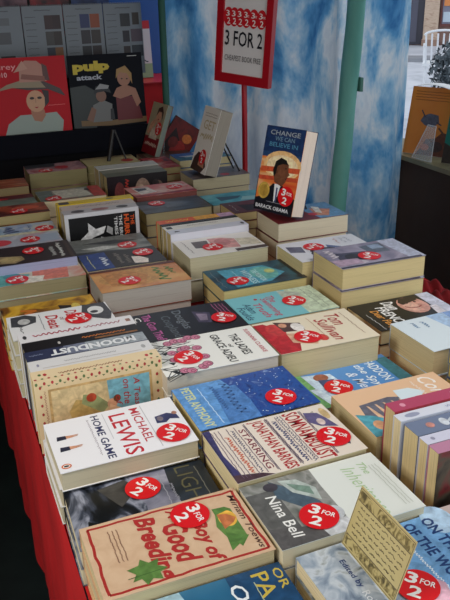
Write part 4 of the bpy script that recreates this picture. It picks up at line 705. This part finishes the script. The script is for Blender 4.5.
# ------------------------------------------------------------------ street outside
D = Vector((.579, .815, 0)); R = Vector((.815, -.579, 0))
def street(d, s, z): return D*d+R*s+Vector((0, 0, z))
SM = Matrix((R, D, Vector((0, 0, 1)))).transposed().to_4x4()
pave = A([(176, 178, 186), (196, 198, 206), (206, 206, 212)], 2, 130, 6, rough=.8)
mb = MB(); mb.box((2.28, -6, -.08), (40, 60, -.02), pave); struct(mb, 'ground')
mb = MB(); mb.box((-12, 15.3, -.02), (14, 15.9, .05), A([(130, 132, 138), (146, 148, 154)], 3, 131, rough=.8), SM); struct(mb, 'trim_2')
bd = empty('shop_building', 'brick shop building across the street', 'building')
brk = A([(186, 160, 140), (200, 176, 156), (170, 140, 122)], 6, 132, 3, stretch=(1, 1, 3), rough=.9)
def sb(name, par, a, b, m):
    mb = MB(); mb.box(a, b, m, SM); return mb.build(name, par)
F = 19.4
sb('wall', bd, (-6, F, -.02), (9, F+1, 6), A([(120, 96, 90), (150, 118, 106)], 5, 133, rough=.9))
sb('door_recess', bd, (-1.6, F-.03, 0), (.17, F, 4), (66, 66, 78))
dd = sb('door', bd, (-.5, F-.06, .06), (.02, F-.03, 2.2), (84, 84, 100))
sb('notice', dd, (-.26, F-.08, .75), (-.14, F-.06, 1.05), (206, 110, 80))
sb('pillar', bd, (.17, F-.25, -.02), (.5, F, 5), brk)
sb('plinth', bd, (.15, F-.3, -.02), (.52, F, .12), (150, 120, 104))
wf = sb('window_frame', bd, (.54, F-.06, .4), (2.4, F, 2.6), (120, 70, 66))
sb('pane', wf, (.58, F-.08, .46), (2.3, F-.06, 2.5), (130, 130, 150))
sb('poster', wf, (.6, F-.1, .85), (1.2, F-.08, 1.15), (222, 140, 80))
sb('poster', wf, (.6, F-.1, .5), (1.3, F-.08, .72), (190, 206, 220))
def chair(s, d, rz, label):
    M = Matrix.Translation(street(d, s, -.02)) @ Matrix.Rotation(rz, 4, 'Z')
    r = empty('cafe_chair', label, 'chair', M, 'white cafe chairs outside'); w = (226, 228, 232)
    mb = MB(); mb.box((-.24, -.24, .42), (.24, .24, .45), w); mb.build('seat', r)
    mb = MB()
    for i in range(7): mb.tube((-.2+.4*i/6, .23, .45), (-.22+.44*i/6, .28, .82), .012, w, n=6)
    for i in range(8):
        t0, t1 = PI*i/8, PI*(i+1)/8
        mb.tube((.24*math.cos(t0), .27, .80+.06*math.sin(t0)), (.24*math.cos(t1), .27, .80+.06*math.sin(t1)), .014, w, n=6)
    mb.build('backrest', r)
    for x in (-.21, .21):
        for y in (-.21, .21):
            mb = MB(); mb.tube((x, y, 0), (x*.95, y*.95, .42), .015, w, n=6); mb.build('leg', r)
        mb = MB(); mb.tube((x*1.15, -.2, .66), (x*1.1, .25, .66), .014, w, n=6); mb.tube((x*1.15, -.2, .66), (x*1.1, -.2, .45), .014, w, n=6); mb.build('armrest', r)
chair(.36, 10.6, 2.5, 'white cafe chair behind the round bush outside')
chair(.95, 10.9, 3.4, 'second white cafe chair outside, further right than the bush')
pl = empty('potted_bush', 'round grey-green bush in a tub on the pavement outside', 'plant')
bc = street(8.5, .5, 0)
mb = MB(); mb.tube(bc+Vector((0, 0, -.019)), bc+Vector((0, 0, .25)), .2, (90, 84, 84), .25, n=20); mb.build('tub', pl)
mb = MB(); rb = random.Random(3)
lm = A([(50, 58, 66), (74, 84, 90), (96, 104, 110)], 20, 140, 3, rough=.8)
for i in range(1500):
    d = Vector((rb.gauss(0, 1), rb.gauss(0, 1), rb.gauss(0, 1))).normalized(); rr = .33*(rb.uniform(.6, 1))
    p = bc+Vector((0, 0, .55))+Vector((d.x*rr, d.y*rr, d.z*rr*.95)); a1 = d.orthogonal().normalized()
    a1 = (Matrix.Rotation(rb.uniform(0, 6.28), 3, d) @ a1); b1 = d.cross(a1); s = rb.uniform(.03, .06)
    mb.poly([p-a1*s*.4, p+b1*s+d*s*.6, p+a1*s*.4, p-b1*s*.4], lm)
mb.build('foliage', pl)
mb = MB(); mb.tube(bc+Vector((0, 0, .24)), bc+Vector((0, 0, .6)), .03, (70, 54, 44)); mb.build('stem', pl)

# ------------------------------------------------------------------ camera and light
cam = bpy.data.cameras.new('camera'); co_ = bpy.data.objects.new('camera', cam); C.objects.link(co_)
f_, pi_, ro_, ya_, h_ = 748.5086, .400411, -.0216658, .3747302, .6875478
fwh = Vector((math.sin(ya_), math.cos(ya_), 0)); rt = Vector((math.cos(ya_), -math.sin(ya_), 0)); zz = Vector((0, 0, 1))
fw = fwh*math.cos(pi_)-zz*math.sin(pi_); upv = fwh*math.sin(pi_)+zz*math.cos(pi_)
r_ = rt*math.cos(ro_)+upv*math.sin(ro_); u_ = upv*math.cos(ro_)-rt*math.sin(ro_)
M = Matrix((r_, u_, -fw)).transposed().to_4x4(); M.translation = (0, 0, T+h_)
co_.matrix_world = M
cam.sensor_fit = 'VERTICAL'; cam.sensor_height = 36; cam.lens = f_/600*36; cam.clip_start = .02; cam.clip_end = 200
bpy.context.scene.camera = co_

w = bpy.data.worlds.new('sky'); bpy.context.scene.world = w; w.use_nodes = True
bgn = w.node_tree.nodes['Background']; bgn.inputs[0].default_value = (.84, .92, 1, 1); bgn.inputs[1].default_value = 1.05
def area(name, loc, target, sx, sy, e, col=(1, 1, 1), spread=PI):
    L = bpy.data.lights.new(name, 'AREA'); L.shape = 'RECTANGLE'; L.size = sx; L.size_y = sy; L.energy = e; L.color = col; L.spread = spread
    o = bpy.data.objects.new(name, L); C.objects.link(o); o.location = loc
    o.rotation_euler = (Vector(target)-Vector(loc)).to_track_quat('-Z', 'Y').to_euler()
area('stall_lamp', (-.85, .55, 1.75), (.4, 1.0, .75), .5, .5, 5.2, (1, .95, .87), 2.0)
area('overhead_lamp', (1.1, .5, 2.3), (.6, 1.0, .8), .5, .5, 6, (1, .98, .96), 2.2)
vs = bpy.context.scene.view_settings
bpy.context.scene.display_settings.display_device = 'sRGB'
vs.view_transform = 'Standard'; vs.look = 'None'; vs.exposure = .22; vs.gamma = 1; vs.use_curve_mapping = False
